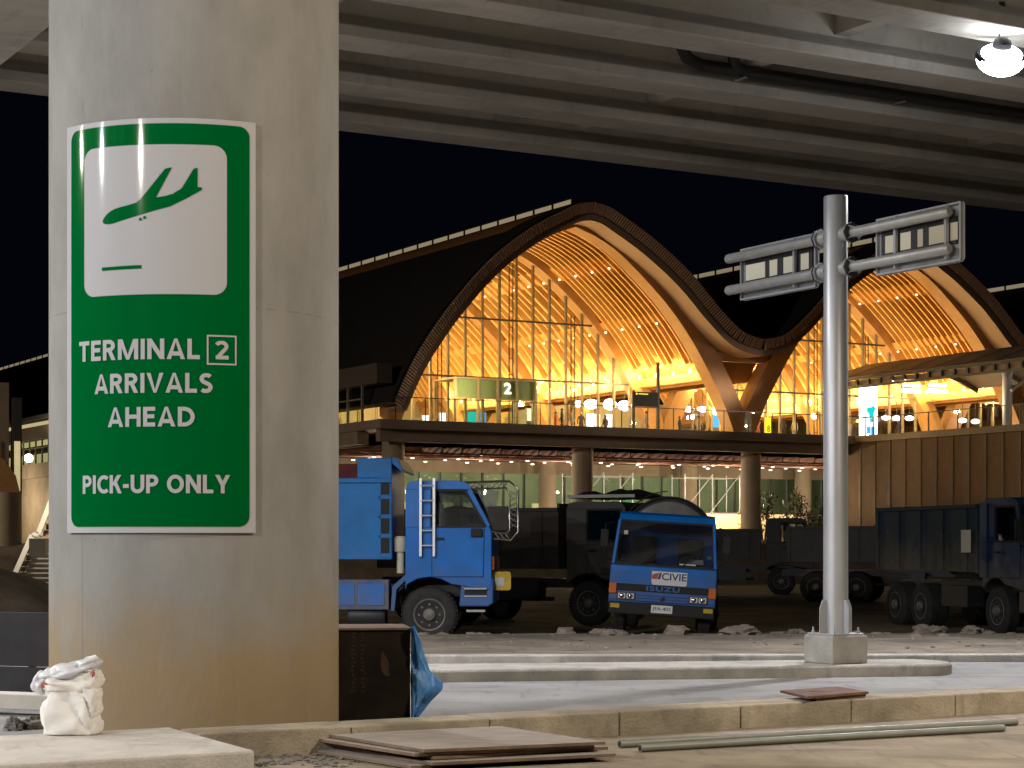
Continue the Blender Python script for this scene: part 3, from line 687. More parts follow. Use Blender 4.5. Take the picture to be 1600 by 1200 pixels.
for i in range(15):
    v = i / 14
    for j in range(13):
        u = j / 12; wmax = .02 + .11 * min(1, v / .4) + (.16 * max(0, (v - .38) / .2) if v < .58 else .16 + .0) - (.26 * max(0, (v - .62) / .38))
        wmax = max(.012, wmax); x = L + .005 + u * wmax; z = hb + .02 - v * .78 - (.07 * u if v > .4 else -.0) + .03 * u * u
        y = -.03 + .06 * math.sin(u * 5 + v * 3) * u + .07 * noise.noise(Vector((u * 3, v * 4, 1))) + .05 * abs(noise.noise(Vector((u * 7 + v * 3, v * 8, 5)))); x += .03 * noise.noise(Vector((u * 4, v * 5, 9))) * u; z += .03 * noise.noise(Vector((u * 5, v * 3, 12)))
        A.append((x, y, z))
tb.v = A
for i in range(14):
    for j in range(12): k = i * 13 + j; tb.f.append((k, k + 1, k + 14, k + 13))
tp = tb.build('torn_tarpaulin', M['tarp'], None, smooth=True, angle=60); tp.location = p0; tp.rotation_euler = (0, 0, ang)
md = tp.modifiers.new('thickness', 'SOLIDIFY'); md.thickness = .003
tag(tp, 'torn blue tarpaulin hanging off the right side of the dark plywood box', 'tarpaulin')
# the white sack
sp_ = gp(113, 1147, .2); o = thing('rubbish_sack', sp_, 'full white woven sack topped with crumpled plastic, leaning on the column foot', 'sack', R(-6))
def lump(b, H, ax, ay, z0, seed, n=36, m=22, lean=0, pinch=.0, amp=.05):
    base = len(b.v)
    for i in range(m + 1):
        t = i / m; z = z0 + H * t
        for k in range(n):
            a_ = 2 * math.pi * k / n; c, s_ = math.cos(a_), math.sin(a_); e = .55
            x = ax * math.copysign(abs(c) ** e, c); y = ay * math.copysign(abs(s_) ** e, s_)
            f = 1 + .06 * math.sin(t * 3.1) - pinch * t * t; fold = amp * .8 * noise.noise(Vector((c * 1.4, s_ * 1.4, t * 1.6 + seed))) - amp * .75 * (1 - min(1, 4 * abs(noise.noise(Vector((c * 1.3 + t * 1.2, s_ * 1.3 - t * .8, t * 1.5 + seed * 2)))))) + amp * .3 * noise.noise(Vector((c * 4, s_ * 4, t * 4 + seed)))
            if i == 0: f *= .93
            b.v.append((x * f + fold * c * 1.3 + lean * t, y * f + fold * s_ * 1.3, z + .03 * noise.noise(Vector((c * 2, s_ * 2, seed))) * t))
    for i in range(m):
        for k in range(n):
            j = (k + 1) % n; b.f.append((base + i * n + k, base + i * n + j, base + (i + 1) * n + j, base + (i + 1) * n + k))
    b.f.append(tuple(base + k for k in reversed(range(n)))); b.f.append(tuple(base + m * n + k for k in range(n)))
def crumple(b, H0):
    for i in range(H0, len(b.v)):
        v = Vector(b.v[i]); q = v * 9; d = Vector((noise.noise(q + Vector((1, 0, 0))), noise.noise(q + Vector((0, 7, 0))), noise.noise(q + Vector((0, 0, 3))))) * .008
        q2 = v * 24; d += Vector((0, 0, 1)) * (abs(noise.noise(q2)) * .006); b.v[i] = tuple(v + d)
b = MB(); lump(b, .33, .20, .15, .0, 3, n=64, m=40, pinch=.0, amp=.032); crumple(b, 0); b.build('sack_body', M['sack'], o, smooth=True, angle=80)
b = MB(); lump(b, .15, .195, .145, .315, 8, n=64, m=22, pinch=.10, amp=.03, lean=.02); crumple(b, 0); b.build('folded_sack_top', M['sack'], o, smooth=True, angle=80)
b = MB(); b.ball((-.03, -.01, .452), .23, .155, .062, 48, 30, Matrix.Rotation(R(-15), 3, 'Y'), .35, 11); crumple(b, 0); n0 = len(b.v)
b.ball((-.205, -.03, .385), .07, .10, .10, 36, 26, Matrix.Rotation(R(25), 3, 'Y'), .4, 6); b.ball((.12, -.03, .50), .10, .10, .055, 36, 24, Matrix.Rotation(R(-25), 3, 'Y'), .4, 15); crumple(b, n0)
b.build('plastic_film', M['film2'], o, smooth=True, angle=80)
b = MB(); b.ball((-.16, -.118, .365), .040, .022, .018, 20, 12, Matrix.Rotation(R(-20), 3, 'Y'), .4, 2); crumple(b, 0); b.build('red_print', M['redprint'], o, smooth=True, angle=80)
b = MB(); b.ball((.188, -.08, .435), .008, .05, .03, 20, 12, None, .4, 8); crumple(b, 0); b.build('red_print', M['redprint'], o, smooth=True, angle=80)
b = MB(); b.tube([(.13, -.04, .49), (.17, -.05, .535), (.20, -.05, .565)], [.055, .04, .015], 10); crumple(b, 0); b.build('sack_corner', M['sack'], o, smooth=True)
# black hoarding and a concrete beam behind the pier at left
h0, h1 = px(-60, 960, 20.2), px(170, 957, 19.6)
o = thing('black_hoarding', (h0.x, h0.y, 0), 'black weathered hoarding sheet at the left edge behind the column', 'hoarding', math.atan2(h1.y - h0.y, h1.x - h0.x)); L = (Vector((h1.x, h1.y)) - Vector((h0.x, h0.y))).length
b = MB().box(0, L, 0, .03, .30, .86); b.build('upper_sheet', M['hoard'], o, bevel=.004)
b = MB().box(0, L, -.01, .02, -.02, .294); b.build('lower_sheet', M['hoard'], o, bevel=.004)
for k in range(3): MB().box(.1 + k * .7, .16 + k * .7, .031, .09, -.02, .80).build('timber_post', M['plyedge'], o)
h0, h1 = px(-40, 1100, 17.9), px(170, 1100, 17.3)
b = MB().beam((h0.x, h0.y, .125), (h1.x, h1.y, .125), .25, .145); tag(b.build('concrete_beam', M['girder'], bevel=.012), 'long low concrete beam lying left of the column under the black hoarding', 'beam')

# ================================================================== TRUCKS
def wheel(par, x, y, r=.52, wd=.28, s_=-1, twin=False, mt=None):
    """s_=-1: outer face to -y"""
    Mt = Matrix.Translation((0, 0, 0)) @ Matrix.Rotation(R(90) * (1 if s_ < 0 else -1), 4, 'X')
    wh = bpy.data.objects.new('wheel', None); COL.objects.link(wh); wh.parent = par; wh.location = (x, y, r)
    b = MB().lathe([(r * .58, wd / 2 - .02), (r * .66, wd / 2), (r * .88, wd / 2 - .005), (r * .965, wd / 2 - .04), (r, wd / 2 - .08), (r, -wd / 2 + .08), (r * .965, -wd / 2 + .04), (r * .88, -wd / 2), (r * .58, -wd / 2)], 36, Mt)
    for k in range(40):                                       # tread blocks
        a_ = 2 * math.pi * k / 40
        for q in (-1, 1):
            c = Mt @ Vector((r * 1.004 * math.cos(a_), r * 1.004 * math.sin(a_), q * wd * .23)); n_ = (Mt @ Vector((math.cos(a_), math.sin(a_), 0))).normalized()
            t_ = (Mt.to_3x3() @ Vector((-math.sin(a_), math.cos(a_), 0))) * .025; b.beam(c - t_, c + t_, wd * .3, .018, n_)
    b.build('tyre', M['tyre'], wh, smooth=True)
    q = -1 if twin else 1
    b = MB().lathe([(r * .60, wd / 2 - .03), (r * .57, wd / 2 - .01), (r * .53, wd / 2 - .015), (r * .48, wd / 2 - .06 if not twin else wd / 2 - .16), (r * .28, wd / 2 - .05 if not twin else wd / 2 - .17), (r * .24, wd / 2 - .02), (r * .20, wd / 2 + .03), (r * .08, wd / 2 + .045)], 32, Mt)
    for k in range(8):
        a_ = 2 * math.pi * k / 8; c = Vector((r * .37 * math.cos(a_), r * .37 * math.sin(a_), wd / 2 - (.05 if not twin else .165)))
        b.lathe([(.022, 0), (.022, .04)], 6, Mt @ Matrix.Translation(c))
    b.build('rim', M['rim'], wh, smooth=True); return wh
def cab(par, mt, xf, L, Wd, zb, zbelt, zr, rake, xw, ra, near=-1, gl='carglass', visor=True):
    h = Wd / 2; xr = xf - L; P = [(xr, zb)]
    zc = ra * .76
    for k in range(0, 11):                                    # wheel arch cut into the cab side
        t = math.pi - math.pi * k / 10; x = xw + ra * math.cos(t); z = zc + ra * math.sin(t)
        if z > zb and xr < x < xf - .1: P.append((x, z))
    P += [(xf - .04, zb), (xf, zb + .12), (xf, zbelt - .12), (xf - .03, zbelt), (xr, zbelt)]
    bd = MB().prism(P, 'y', -h, h).build('cab_body', mt, par, bevel=.03)
    xt = xf - rake
    MB().prism([(xr, zr - .16), (xr + .06, zr - .02), (xr + .2, zr), (xt - .25, zr), (xt - .06, zr - .05), (xt + .02, zr - .14), (xt, zr - .17), (xr, zr - .17)], 'y', -h + .02, h - .02).build('cab_roof', mt, par, bevel=.02)
    b = MB(); b.box(xr, xr + .06, -h + .02, h - .02, zbelt + .001, zr - .171)
    b.build('cab_rear_wall', mt, par)
    for s_ in (-1, 1):
        y = s_ * (h - .035); b = MB()
        b.beam((xf - .06, y, zbelt), (xt - .03, y, zr - .17), .06, .09, (1, 0, 0)); b.build('windscreen_pillar', mt, par, bevel=.01)
        b = MB().box(xr + .061, xr + L * .30, y - .03, y + .03, zbelt + .001, zr - .171); b.build('rear_pillar', mt, par)
        # door with handle and window
        xd = xr + L * .30; xe = xf - .14
        top = lambda z: xf - .11 - (rake + .0) * (z - zbelt) / (zr - .17 - zbelt)
        MB().prism([(xd + .008, zb + .248), (xe - .008, zb + .248), (xe + .012, zbelt - .008), (xd + .008, zbelt - .008)], 'y', s_ * h + s_ * .0005, s_ * h + s_ * .004).build('door_seal', M['black'], par)
        d = MB().prism([(xd + .02, zb + .26), (xe - .02, zb + .26), (xe, zbelt - .02), (xd + .02, zbelt - .02)], 'y', s_ * h + s_ * .001, s_ * h + s_ * .012).build('door', mt, par, bevel=.006)
        b = MB().box(xd + .08, xd + .24, s_ * h + min(0, s_ * .05), s_ * h + max(0, s_ * .05), zbelt - .24, zbelt - .20); b.build('door_handle', M['black'], d)
        zt = zr - .18
        pn = [(xd, zbelt + .004), (top(zbelt) , zbelt + .004), (top(zt), zt), (xd, zt)]
        gw = MB().prism(pn, 'y', s_ * (h - .05), s_ * (h - .044)).build('door_window', M[gl], d)
        b = MB()
        for i in range(4):
            p, q = pn[i], pn[(i + 1) % 4]; b.beam((p[0], s_ * (h - .03), p[1]), (q[0], s_ * (h - .03), q[1]), .045, .05, (0, s_, 0))
        b.build('window_rubber', M['black'], gw)
    ws = MB(); y = h - .07; ws.prism([(xf - .045, zbelt + .005), (xf - .035, zbelt + .005), (xt - .01, zr - .175), (xt - .02, zr - .175)], 'y', -y, y); w_ = ws.build('windscreen', M[gl], par)
    b = MB()
    for z, x in ((zbelt + .015, xf - .035), (zr - .185, xt - .01)): b.beam((x, -y, z), (x, y, z), .03, .04)
    for s_ in (-1, 1): b.beam((xf - .035, s_ * y, zbelt), (xt - .01, s_ * y, zr - .18), .03, .03)
    b.build('windscreen_rubber', M['black'], w_)
    b = MB()
    for yy in (-.45, .35): b.tube([(xf - .01, yy, zbelt + .02), (xf - .06, yy + .28, zbelt + .26)], .010, 6); b.beam((xf - .04, yy + .1, zbelt + .10), (xf - .10, yy + .42, zbelt + .46), .015, .02)
    b.build('wiper', M['black'], w_)
    MB().box(xf - .45, xf - .08, -h + .09, h - .09, zbelt - .02, zbelt + .06).build('dashboard', M['seat'], par, bevel=.02)
    for yy in (-.5, .45):
        b = MB().box(xr + .18, xr + .62, yy - .25, yy + .25, zbelt - .05, zbelt + .02); b.box(xr + .12, xr + .24, yy - .25, yy + .25, zbelt + .021, zbelt + .58); b.build('seat', M['seat'], par, bevel=.03)
    b = MB(); n_ = 20; ring = [Vector((xf - .5 + .10 * math.sin(2 * math.pi * k / n_), .45 + .20 * math.cos(2 * math.pi * k / n_), zbelt + .10 + .17 * math.sin(2 * math.pi * k / n_))) for k in range(n_ + 1)]
    b.tube(ring, .015, 6); b.build('steering_wheel', M['black'], par, smooth=True)
    return bd
def tipper(par, mt, x0, x1, z0, z1, Wd=2.3, ribs=6, front=.35, load=True, top=None):
    """open tipping body from x0 (tail) to x1 (head)"""
    h = Wd / 2; t = .07
    MB().box(x0, x1, -h + t + .001, h - t - .001, z0, z0 + .1).build('body_floor', mt, par)
    for s_ in (-1, 1):
        sd = MB().box(x0, x1, min(s_ * h, s_ * (h - t)), max(s_ * h, s_ * (h - t)), z0, z1).build('side_wall', mt, par, bevel=.012)
        if s_ < 0: near = sd
        for k in range(ribs):
            x = x0 + .1 + (x1 - x0 - .55) * k / max(1, ribs - 1)
            MB().box(x - .045, x + .045, min(s_ * (h + .001), s_ * (h + .045)), max(s_ * (h + .001), s_ * (h + .045)), z0 + .04, z1 - .09).build('side_rib', mt, sd, bevel=.008)
        b = MB().box(x0, x1, min(s_ * (h + .002), s_ * (h + .05)), max(s_ * (h + .002), s_ * (h + .05)), z1 - .085, z1 + .004); b.build('top_rail', mt, sd, bevel=.01)
    MB().box(x1 - t, x1 - .002, -h + t + .001, h - t - .001, z0 + .101, z1 + front).build('head_board', mt, par)
    MB().box(x0, x0 + t, -h + t + .001, h - t - .001, z0 + .101, z1 - .02).build('tail_gate', mt, par)
    return near
def heap(x0, x1, y0, y1, z, h, seed):
    """one uneven pile surface"""
    b = MB(); n, m = 34, 16
    for i in range(n + 1):
        for j in range(m + 1):
            x, y = x0 + (x1 - x0) * i / n, y0 + (y1 - y0) * j / m; e = min(1, 4 * min(i / n, 1 - i / n), 5 * min(j / m, 1 - j / m))
            b.v.append((x, y, z + h * e * (.45 + .9 * noise.noise(Vector((x * 1.1, y * 1.1, seed))) + .4 * noise.noise(Vector((x * 3.3, y * 3.3, seed))))))
    for i in range(n):
        for j in range(m): k = i * (m + 1) + j; b.f.append((k, k + 1, k + m + 2, k + m + 1))
    return b
def chassis(par, x0, x1, z=.85):
    b = MB()
    for y in (-.4, .4): b.box(x0, x1, y - .06, y + .06, z, z + .22)
    k = x0 + .5
    while k < x1: b.box(k, k + .1, -.339, .339, z + .03, z + .19); k += 1.1
    b.build('chassis', M['darkmetal'], par)

# --- blue dump truck at left, seen from its side
tz = -.28; t1 = thing('dump_truck', (-1.50, 37.1, tz), 'bright blue dump truck parked side-on, its ladder hung on the cab', 'dump truck', R(-2.5))
cab(t1, M['blue'], 1.17, 1.62, 2.3, .98, 2.17, 3.04, .40, 0, .70)
chassis(t1, -6.3, .95)
for s_ in (-1, 1):
    wheel(t1, 0, s_ * .99, .525, .28, s_); wheel(t1, -3.9, s_ * .95, .52, .5, s_, True); wheel(t1, -5.2, s_ * .95, .52, .5, s_, True)
MB().prism([(.56, .68), (1.10, .68), (1.2, .74), (1.2, 1.18), (1.12, 1.30), (.62, 1.30)], 'y', -1.14, 1.14).build('bumper', M['blue'], t1, bevel=.03)
b = MB().box(.66, 1.08, -1.20, -1.141, 1.0, 1.03); b.box(.66, 1.08, -1.17, -1.141, .86, .885); b.box(.70, 1.05, -1.19, -.98, .58, .62); b.build('cab_step', M['galvdull'], t1)
b = MB().box(.66, 1.08, -1.146, -1.1401, .90, 1.0); b.box(.66, 1.08, -1.146, -1.1401, 1.05, 1.14); b.build('step_recess', M['black'], t1)
MB().box(1.14, 1.215, -1.08, -.80, 1.36, 1.62).build('turn_signal', M['orange'], t1, bevel=.02)
MB().box(1.14, 1.215, .80, 1.08, 1.36, 1.62).build('turn_signal', M['orange'], t1, bevel=.02)
yp = MB().prism(rrect(1.17, 1.52, .98, 1.33, .05), 'y', -.93, -.90).build('yellow_plate', M['yellow'], t1)
MB().box(1.20, 1.40, -.934, -.9305, 1.06, 1.22).build('plate_print', M['galvdull'], yp)
MB().box(.78, 1.0, -1.22, -1.155, 1.98, 2.14).build('kerb_mirror', M['black'], t1, bevel=.02)
# ladder on the cab
b = MB(); lx = -.155
for x in (lx, lx + .25): b.beam((x, -1.24, 1.62), (x, -1.22, 3.08), .035, .045, (1, 0, 0))
ld = b.build('ladder', M['alu'], t1)
b = MB()
for k in range(5): b.tube([(lx, -1.235, 1.82 + k * .28), (lx + .25, -1.235, 1.82 + k * .28)], .017, 8)
b.build('rung', M['alu'], ld, smooth=True)
# mirror bracket, chromed and ornate, in front of the windscreen
b = MB()
loop = [(.55, 3.0), (1.50, 3.03), (1.66, 2.88), (1.66, 2.08), (1.52, 1.92), (1.20, 1.95)]
loop2 = [(.6, 2.88), (1.42, 2.90), (1.50, 2.80), (1.50, 2.10), (1.42, 2.05), (1.18, 2.07)]
for lo_, r_ in ((loop, .020), (loop2, .016)): b.tube([(x, -1.0, z) for x, z in lo_], r_, 8)
for k in range(7):
    z = 2.15 + k * .1; b.tube([(1.50, -1.0, z), (1.66, -1.0, z + .1)], .008, 5); b.tube([(1.66, -1.0, z), (1.50, -1.0, z + .1)], .008, 5)
for k in range(8):
    x = .66 + k * .1; b.tube([(x, -1.0, 2.88), (x + .1, -1.0, 3.01)], .008, 5); b.tube([(x + .1, -1.0, 2.88), (x, -1.0, 3.01)], .008, 5)
for k in range(3):
    x = 1.22 + k * .09; b.tube([(x, -1.0, 1.95), (x + .09, -1.0, 2.06)], .008, 5); b.tube([(x + .09, -1.0, 1.95), (x, -1.0, 2.06)], .008, 5)
mb_ = b.build('mirror_bracket', M['chrome'], t1, smooth=True)
MB().box(1.10, 1.48, -1.03, -.97, 2.10, 2.56).build('mirror', M['browntruck'], mb_, bevel=.02)
MB().prism([(.82, 2.96), (1.30, 2.84), (1.20, 2.30), (1.14, 2.30), (.84, 2.92)], 'y', -.9, -.895).build('sun_visor', glass('clear_visor', (.7, .75, .82), .16, .15), t1)
tb = tipper(t1, M['bluebody'], -6.2, -.70, 1.56, 3.08, 2.36, ribs=0, front=.38)
b = MB().box(-1.35, -.70, -1.185, -1.11, 3.085, 3.46); b.box(-1.35, -.70, 1.11, 1.185, 3.085, 3.46); b.box(-1.35, -.78, -1.109, 1.109, 3.40, 3.46); b.build('body_shoulder', M['bluebody'], tb, bevel=.015)
MB().prism([(-.70, 3.46), (-.62, 3.47), (-.50, 3.25), (-.51, 3.20), (-.70, 3.36)], 'y', -1.16, 1.16).build('cab_guard', M['bluebody'], tb, bevel=.01)
b = MB().box(-5.0, -1.36, -1.0, -.9, 2.9, 3.36); b.build('load_edge', mat('rust_red_load', (.11, .02, .02), .9, var=.3, scale=3), tb)
for k in range(4):
    z = 1.68 + k * .365; MB().box(-.90, -.745, -1.19, -1.181, z, z + .29).build('step_opening', M['black'], tb)
b = MB()
for k in range(5): z = 1.60 + k * .365; b.box(-.95, -.70, -1.20, -1.181, z, z + .05)
b.box(-.95, -.905, -1.20, -1.181, 1.651, 3.06); b.build('step_frame', M['bluebody'], tb)
tx = MB().box(-2.0, -.76, -1.16, -.75, .62, 1.18).build('tool_box', M['rust'], t1, bevel=.01)
b = MB()
b.box(-2.0, -1.40, -1.172, -1.161, .70, 1.10); b.box(-1.35, -.84, -1.172, -1.161, .70, 1.10); b.build('box_panel', M['blue'], tx, bevel=.006)
b = MB().prism([(-.72, .6), (-.66, .6), (-.62, 1.0), (-.30, 1.32), (-.36, 1.36), (-.70, 1.05)], 'y', -1.12, -.72); b.build('mudguard', M['bluebody'], t1)
b = MB(); b.lathe([(.10, 0), (.12, .03), (.12, .26), (.08, .30)], 16, Matrix.Translation((-.56, -.95, 1.70))); b.tube([(-.56, -.95, 1.3), (-.56, -.95, 1.72)], .07, 12); b.build('air_filter', M['cream'], t1, smooth=True)
MB().lathe([(.28, -.35), (.30, -.3), (.30, .3), (.28, .35)], 20, Matrix.Translation((-1.2, -.75, .5)) @ Matrix.Rotation(R(90), 4, 'Y')).build('air_tank', M['darkmetal'], t1, smooth=True)
MB().box(-.02, .22, -.62, -.58, 2.18, 2.60).build('seat_towel', M['cream'], t1)

# --- blue tanker facing the camera
t2 = thing('tanker_truck', (3.02, 38.9, -.30), 'blue tanker truck facing the viewer with a white sticker on its nose', 'tanker truck', R(-96.5)); t2.rotation_euler = (R(-3.6), 0, R(-96.5))
xf = .86
cab(t2, M['blue'], xf, 1.6, 2.12, .62, 1.42, 2.48, .18, 0, .52)
chassis(t2, -4.6, .7, .62)
for s_ in (-1, 1):
    wheel(t2, 0, s_ * .86, .42, .26, s_); wheel(t2, -3.3, s_ * .86, .42, .46, s_, True)
b = MB().box(xf - .05, xf + .10, -1.05, 1.05, .44, .68); bp = b.build('bumper', M['black'], t2, bevel=.03)
for s_ in (-1, 1):
    MB().box(xf + .101, xf + .112, s_ * .92 - .09, s_ * .92 + .09, .56, .645).build('fog_light', M['yellow'], bp)
    MB().box(xf + .0, xf + .05, s_ * .985 - .075, s_ * .985 + .075, .84, 1.05).build('corner_light', M['orange'], t2, bevel=.015)
    for q in (0, 1):
        yy = s_ * (.80 - q * .17); hl = MB().box(xf + .014, xf + .035, yy - .075, yy + .075, .745, .855).build('headlight', M['lens'], t2, bevel=.008)
        b = MB().lathe([(.05, 0), (.035, .012), (.012, .016)], 14, Matrix.Translation((xf + .036, yy, .80)) @ Matrix.Rotation(R(90), 4, 'Y')); b.build('bulb_reflector', M['chrome'], hl, smooth=True)
    MB().box(xf + .002, xf + .0135, s_ * .715 - .19, s_ * .715 + .19, .728, .872).build('headlight_surround', M['darkmetal'], t2)
MB().box(xf + .001, xf + .022, -.91, .91, .905, 1.045).build('grille_strip', M['black'], t2, bevel=.005)
b = MB()
for k in range(3): b.box(xf + .001, xf + .025, -.50, .50, .715 + k * .055, .745 + k * .055)
b.build('grille_bar', M['blue'], t2, bevel=.008)
MB().lathe([(.05, 0), (.05, .012), (.03, .016)], 16, Matrix.Translation((xf + .026, 0, .785)) @ Matrix.Rotation(R(90), 4, 'Y')).build('nose_badge', M['darkmetal'], t2)
lp_ = MB().box(xf + .101, xf + .108, -.20, .22, .50, .655).build('number_plate', M['white'], bp)
letters('plate_lettering', 'JFA-402', M['darkmetal'], lp_, (xf + .1095, -.17, .535), (0, 1, 0), (0, 0, 1), .36, .085, .01)
letters('maker_lettering', 'ISUZU', M['blue'], t2, (xf + .024, -.32, .925), (0, 1, 0), (0, 0, 1), .66, .10, .03, 1.15)
b = MB().prism([(-.20, 1.055), (.44, 1.055), (.47, 1.08), (.47, 1.325), (-.23, 1.325), (-.23, 1.10)], 'x', xf + .002, xf + .006); st = b.build('sticker', M['white'], t2)
letters('sticker_lettering', 'CIVIE', mat('navy_print', (.05, .045, .22), .6), st, (xf + .0075, -.03, 1.155), (0, 1, 0), (0, 0, 1), .49, .145, .02)
MB().prism([(-.225, 1.17), (-.13, 1.17), (-.08, 1.30), (-.19, 1.27), (-.225, 1.24)], 'x', xf + .0065, xf + .009).build('sticker_emblem', M['redprint'], st)
MB().prism([(-.12, 1.17), (-.06, 1.17), (-.035, 1.30), (-.07, 1.30)], 'x', xf + .0065, xf + .009).build('sticker_emblem', mat('purple_print', (.12, .03, .18), .6), st)
MB().box(xf - .055, xf - .045, .30, .62, 1.47, 1.50).build('windscreen_paper', M['white'], t2)
b = MB(); b.poly([(xf - .12, .40, 1.50), (xf - .06, .78, 1.50), (xf - .10, .76, 1.60), (xf - .16, .5, 1.60)]); b.build('dash_paper', M['white'], t2)
MB().box(xf - .145, xf - .14, -.84, -.76, 2.02, 2.10).build('windscreen_sticker', M['cream'], t2)
MB().box(xf - .10, xf - .09, .84, .92, 1.62, 1.68).build('windscreen_sticker', M['cream'], t2)
for s_ in (-1, 1):
    b = MB().tube([(xf - .1, s_ * 1.05, 2.25), (xf + .05, s_ * 1.20, 2.2), (xf + .05, s_ * 1.22, 1.55), (xf - .1, s_ * 1.06, 1.5)], .012, 6); mm = b.build('mirror_arm', M['black'], t2)
    MB().box(xf + .03, xf + .06, s_ * 1.21 - .08, s_ * 1.21 + .08, 1.75, 2.10).build('mirror', M['black'], mm, bevel=.015)
tk = bpy.data.objects.new('tank', None); COL.objects.link(tk); tk.parent = t2
def ell(rx, rz, x, zc, n=44): return [Vector((x, rx * math.cos(2 * math.pi * k / n), zc + rz * math.sin(2 * math.pi * k / n))) for k in range(n)]
b = MB(); prev = None
for x, f in ((-.98, .0), (-.95, .5), (-.93, .78), (-.96, .93), (-1.05, 1), (-4.2, 1), (-4.3, .8), (-4.32, 0.02)):
    f = max(f, .02); n = len(b.v); b.v += [tuple(p) for p in ell(.98 * f, 1.0 * f, x, 1.82)]
    if prev is not None:
        for k in range(44): j = (k + 1) % 44; b.f.append((prev + k, prev + j, n + j, n + k))
    prev = n
b.build('tank_shell', mat('dusty_tank', (.13, .125, .12), .5, metal=.3, var=.3, scale=3), tk, smooth=True)
b = MB(); b.tube([p for p in ell(1.0, 1.02, -1.0, 1.82)] + [ell(1.0, 1.02, -1.0, 1.82)[0]], .03, 6); b.tube([Vector((-1.1, 1.02 * math.cos(t), 1.95 + 1.02 * math.sin(t))) for t in [R(95 + 6 * k) for k in range(11)]], .014, 6); b.build('tank_rim', M['black'], tk, smooth=True)

def taper(t, zb, zt, f):
    for o_ in t.children_recursive:
        if o_.type == 'MESH' and o_.name.split('.')[0] in ('cab_body', 'cab_roof', 'cab_rear_wall', 'windscreen', 'windscreen_pillar', 'windscreen_rubber', 'rear_pillar', 'door', 'door_seal', 'door_window', 'window_rubber', 'door_handle', 'wiper'):
            for v in o_.data.vertices: v.co.y *= 1 - f * max(0, min(1, (v.co.z - zb) / (zt - zb)))
taper(t2, 1.30, 2.48, .10); taper(t1, 2.1, 3.04, .05)
# --- dump trucks parked in the dark behind
def dark_truck(loc, yaw, cm, bm_, label, scale=1, load=True, front=.1, z1=2.75, guard=False):
    t = thing('dump_truck', loc, label, 'dump truck', yaw)
    cab(t, cm, 1.20, 1.75, 2.4, .95, 1.95, 2.85, .28, 0, .68)
    chassis(t, -6.0, 1.0)
    for s_ in (-1, 1):
        wheel(t, 0, s_ * 1.02, .51, .30, s_); wheel(t, -3.45, s_ * .96, .51, .5, s_, True); wheel(t, -4.75, s_ * .96, .51, .5, s_, True)
    MB().box(.95, 1.3, -1.18, 1.18, .5, .94).build('bumper', cm, t, bevel=.04)
    for s_ in (-1, 1):
        MB().box(1.301, 1.32, s_ * .85 - .16, s_ * .85 + .16, .66, .84).build('headlight', M['lens'], t, bevel=.01)
        b = MB().tube([(1.1, s_ * 1.2, 2.5), (1.3, s_ * 1.36, 2.45), (1.3, s_ * 1.36, 1.9), (1.15, s_ * 1.22, 1.85)], .014, 6); mm = b.build('mirror_arm', M['black'], t)
        MB().box(1.28, 1.31, s_ * 1.36 - .1, s_ * 1.36 + .1, 2.0, 2.4).build('mirror', M['black'], mm, bevel=.015)
    tb = tipper(t, bm_, -5.7, -.75, 1.30, z1, 2.42, ribs=5, front=front)
    b = MB()
    for k in range(5): x = -2.7 + k * .0; b.tube([(-2.9, -.95 + .0 * k, .6), (-1.0, -.95, .6)], .05, 8)
    b.box(-2.5, -1.3, -1.15, -.75, .55, 1.0); b.build('fuel_tank', M['darkmetal'], t)
    if load: heap(-5.6, -.85, -1.1, 1.1, z1 - .12, .22, len(label)).build('load', M['black'], t, smooth=True)
    return t
t3 = dark_truck((2.30, 45.2, -.31), R(-28), M['greytruck'], M['browntruck'], 'dark grey dump truck with a roof rack, parked between the two blue trucks', z1=2.72)
b = MB()
for s_ in (-1, 1): b.beam((-.55, s_ * 1.1, 2.98), (1.15, s_ * 1.1, 2.98), .05, .07)
for k in range(5): b.beam((-.5 + k * .4, -1.1, 2.955), (-.5 + k * .4, 1.1, 2.955), .04, .04)
rk = b.build('roof_rack', M['galvdull'], t3)
b = MB(); rr = random.Random(2)
b = heap(-.6, 1.2, -1.12, 1.12, 2.99, .2, 4); b.build('rack_load', M['black'], rk)
t4 = dark_truck((10.1, 72, -.32), R(-8), M['greytruck'], M['greytruck'], 'dim grey dump truck parked between the blue tanker and the sign pole', load=False, z1=2.45)
t5 = dark_truck((11.15, 40.0, -.33), R(-76), M['bluedark'], M['navytruck'], 'dark navy dump truck at the right edge with dusty wheels', z1=2.74, front=.02)
MB().box(-1.35, -.92, -1.272, -1.262, 1.72, 2.20).build('pale_sticker', M['cream'], t5)
MB().box(-.60, -.30, -1.23, -1.205, 1.2, 2.75).build('cab_side_panel', M['bluedark'], t5)
t6 = dark_truck((14.6, 61, -.32), R(-20), M['greytruck'], M['greytruck'], 'dim grey dump truck half hidden behind the sign pole', load=False, z1=2.45)

